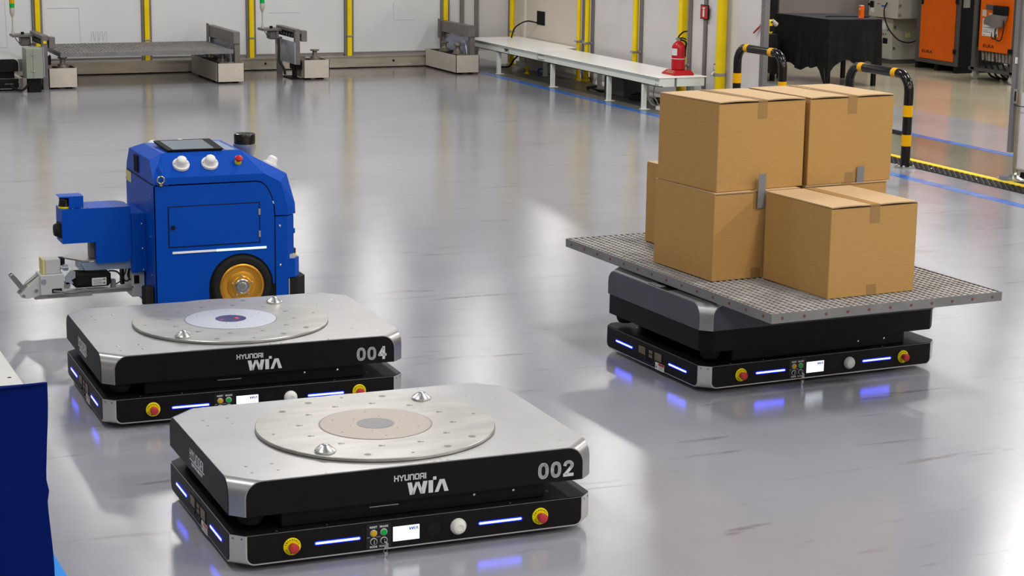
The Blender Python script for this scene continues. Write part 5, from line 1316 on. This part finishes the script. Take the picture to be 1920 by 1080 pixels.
for y in (.02, .70): 
    L2(MB().box(0, .06, y, y+.06, .11, 1.7), 'upright', 'dark_frame'); L2(MB().box(.5, .56, y, y+.06, .11, 1.7), 'upright', 'dark_frame')
L2(MB().box(0, .56, .0, .80, .10, .135), 'cart_base', 'dark_frame')
L2(MB().box(.02, .55, .08, .70, .36, 1.6, .004), 'body', 'matt_black')
d_ = L2(MB().box(-.004, .02, .075, .64, .325, 1.55, .004), 'door', 'orange')
mb = MB(); put_text(mb, 'KUKA', .036, (-.0042, .555, .365), (0, -1, 0), (0, 0, 1), bold=.0006, width=.19); mb.build('lettering', 'matt_black', d_)
mb = MB(); mb.box(-.0065, -.004, .315, .585, .49, .675); nt_ = mb.build('notice_sheet', 'white_label', d_)
mb = MB()
for k, (w__, z) in enumerate(((.14, .65), (.10, .61), (.16, .58), (.08, .55), (.17, .53), (.04, .50))): mb.box(-.0072, -.0065, .57-w__, .57, z, z+.006)
mb.build('notice_print', 'frame_grey', d_)
mb = MB(); mb.box(-.0065, -.004, .53, .60, .70, .77); mb.box(-.0065, -.004, .40, .48, .685, .74); mb.build('label_sheet', 'cream', d_)
L2(MB().box(-.012, -.004, .37, .54, .775, .83, .004), 'grille', 'dark_frame')
L2(MB().prism([(.46, .665), (.43, .70), (.33, .735), (.14, .73), (.20, .61), (.26, .59), (.46, .63)], -.09, -.02, 'x'), 'teach_panel', 'mach')
mb = MB().box(-.06, -.004, .14, .36, .72, .83, .01); mb.build('panel_holder', 'matt_black', oc2)
mb = MB().tube(smooth_path([(-.05, .28, .62), (-.06, .29, .55), (-.06, .28, .48), (-.05, .22, .46), (-.05, .18, .50), (-.05, .16, .60), (-.05, .17, .70)]), .007, n=6)
mb.tube(smooth_path([(-.05, .36, .53), (-.05, .35, .48), (-.05, .29, .48), (-.05, .28, .53)]), .006, n=6); mb.build('panel_cable', 'cable', oc2)
L2(MB().box(-.02, .0, .05, .11, .33, .38, .003), 'hinge', 'matt_black')
mb = MB()
for k in range(9):
    y = .14+k*.06; mb.cyl((.05, y, .34), (.02+.02*random.random(), y-.04, .22), .018, n=10)
mb.build('connector', 'mach_rust', oc2, kind='stuff')
for k in range(5):
    y = .18+k*.11; L2(MB().tube(smooth_path([(.05, y, .24), (.05, y-.06, .16), (.08, y-.12, .06), (.16, y-.18, .02)]), .012, n=6), 'cable', 'cable')
for (x, y) in ((.05, .74), (.05, .09), (.48, .74), (.48, .09)):
    mb = MB().cyl((x, y-.018, .042), (x, y+.018, .042), .042, n=18); mb.box(x-.02, x+.02, y-.03, y+.03, .07, .10); L2(mb, 'castor', 'castor')
tag(MB().tube(smooth_path([(13.30, 17.72, .82), (13.28, 17.70, .72), (13.30, 17.69, .62), (13.31, 17.68, .30), (13.31, 17.70, .01)]), .008, n=6).build('cabinet_cable', 'cable'), 'thin cable hanging between the two orange cabinets', 'cable')
bpy.context.view_layer.update()
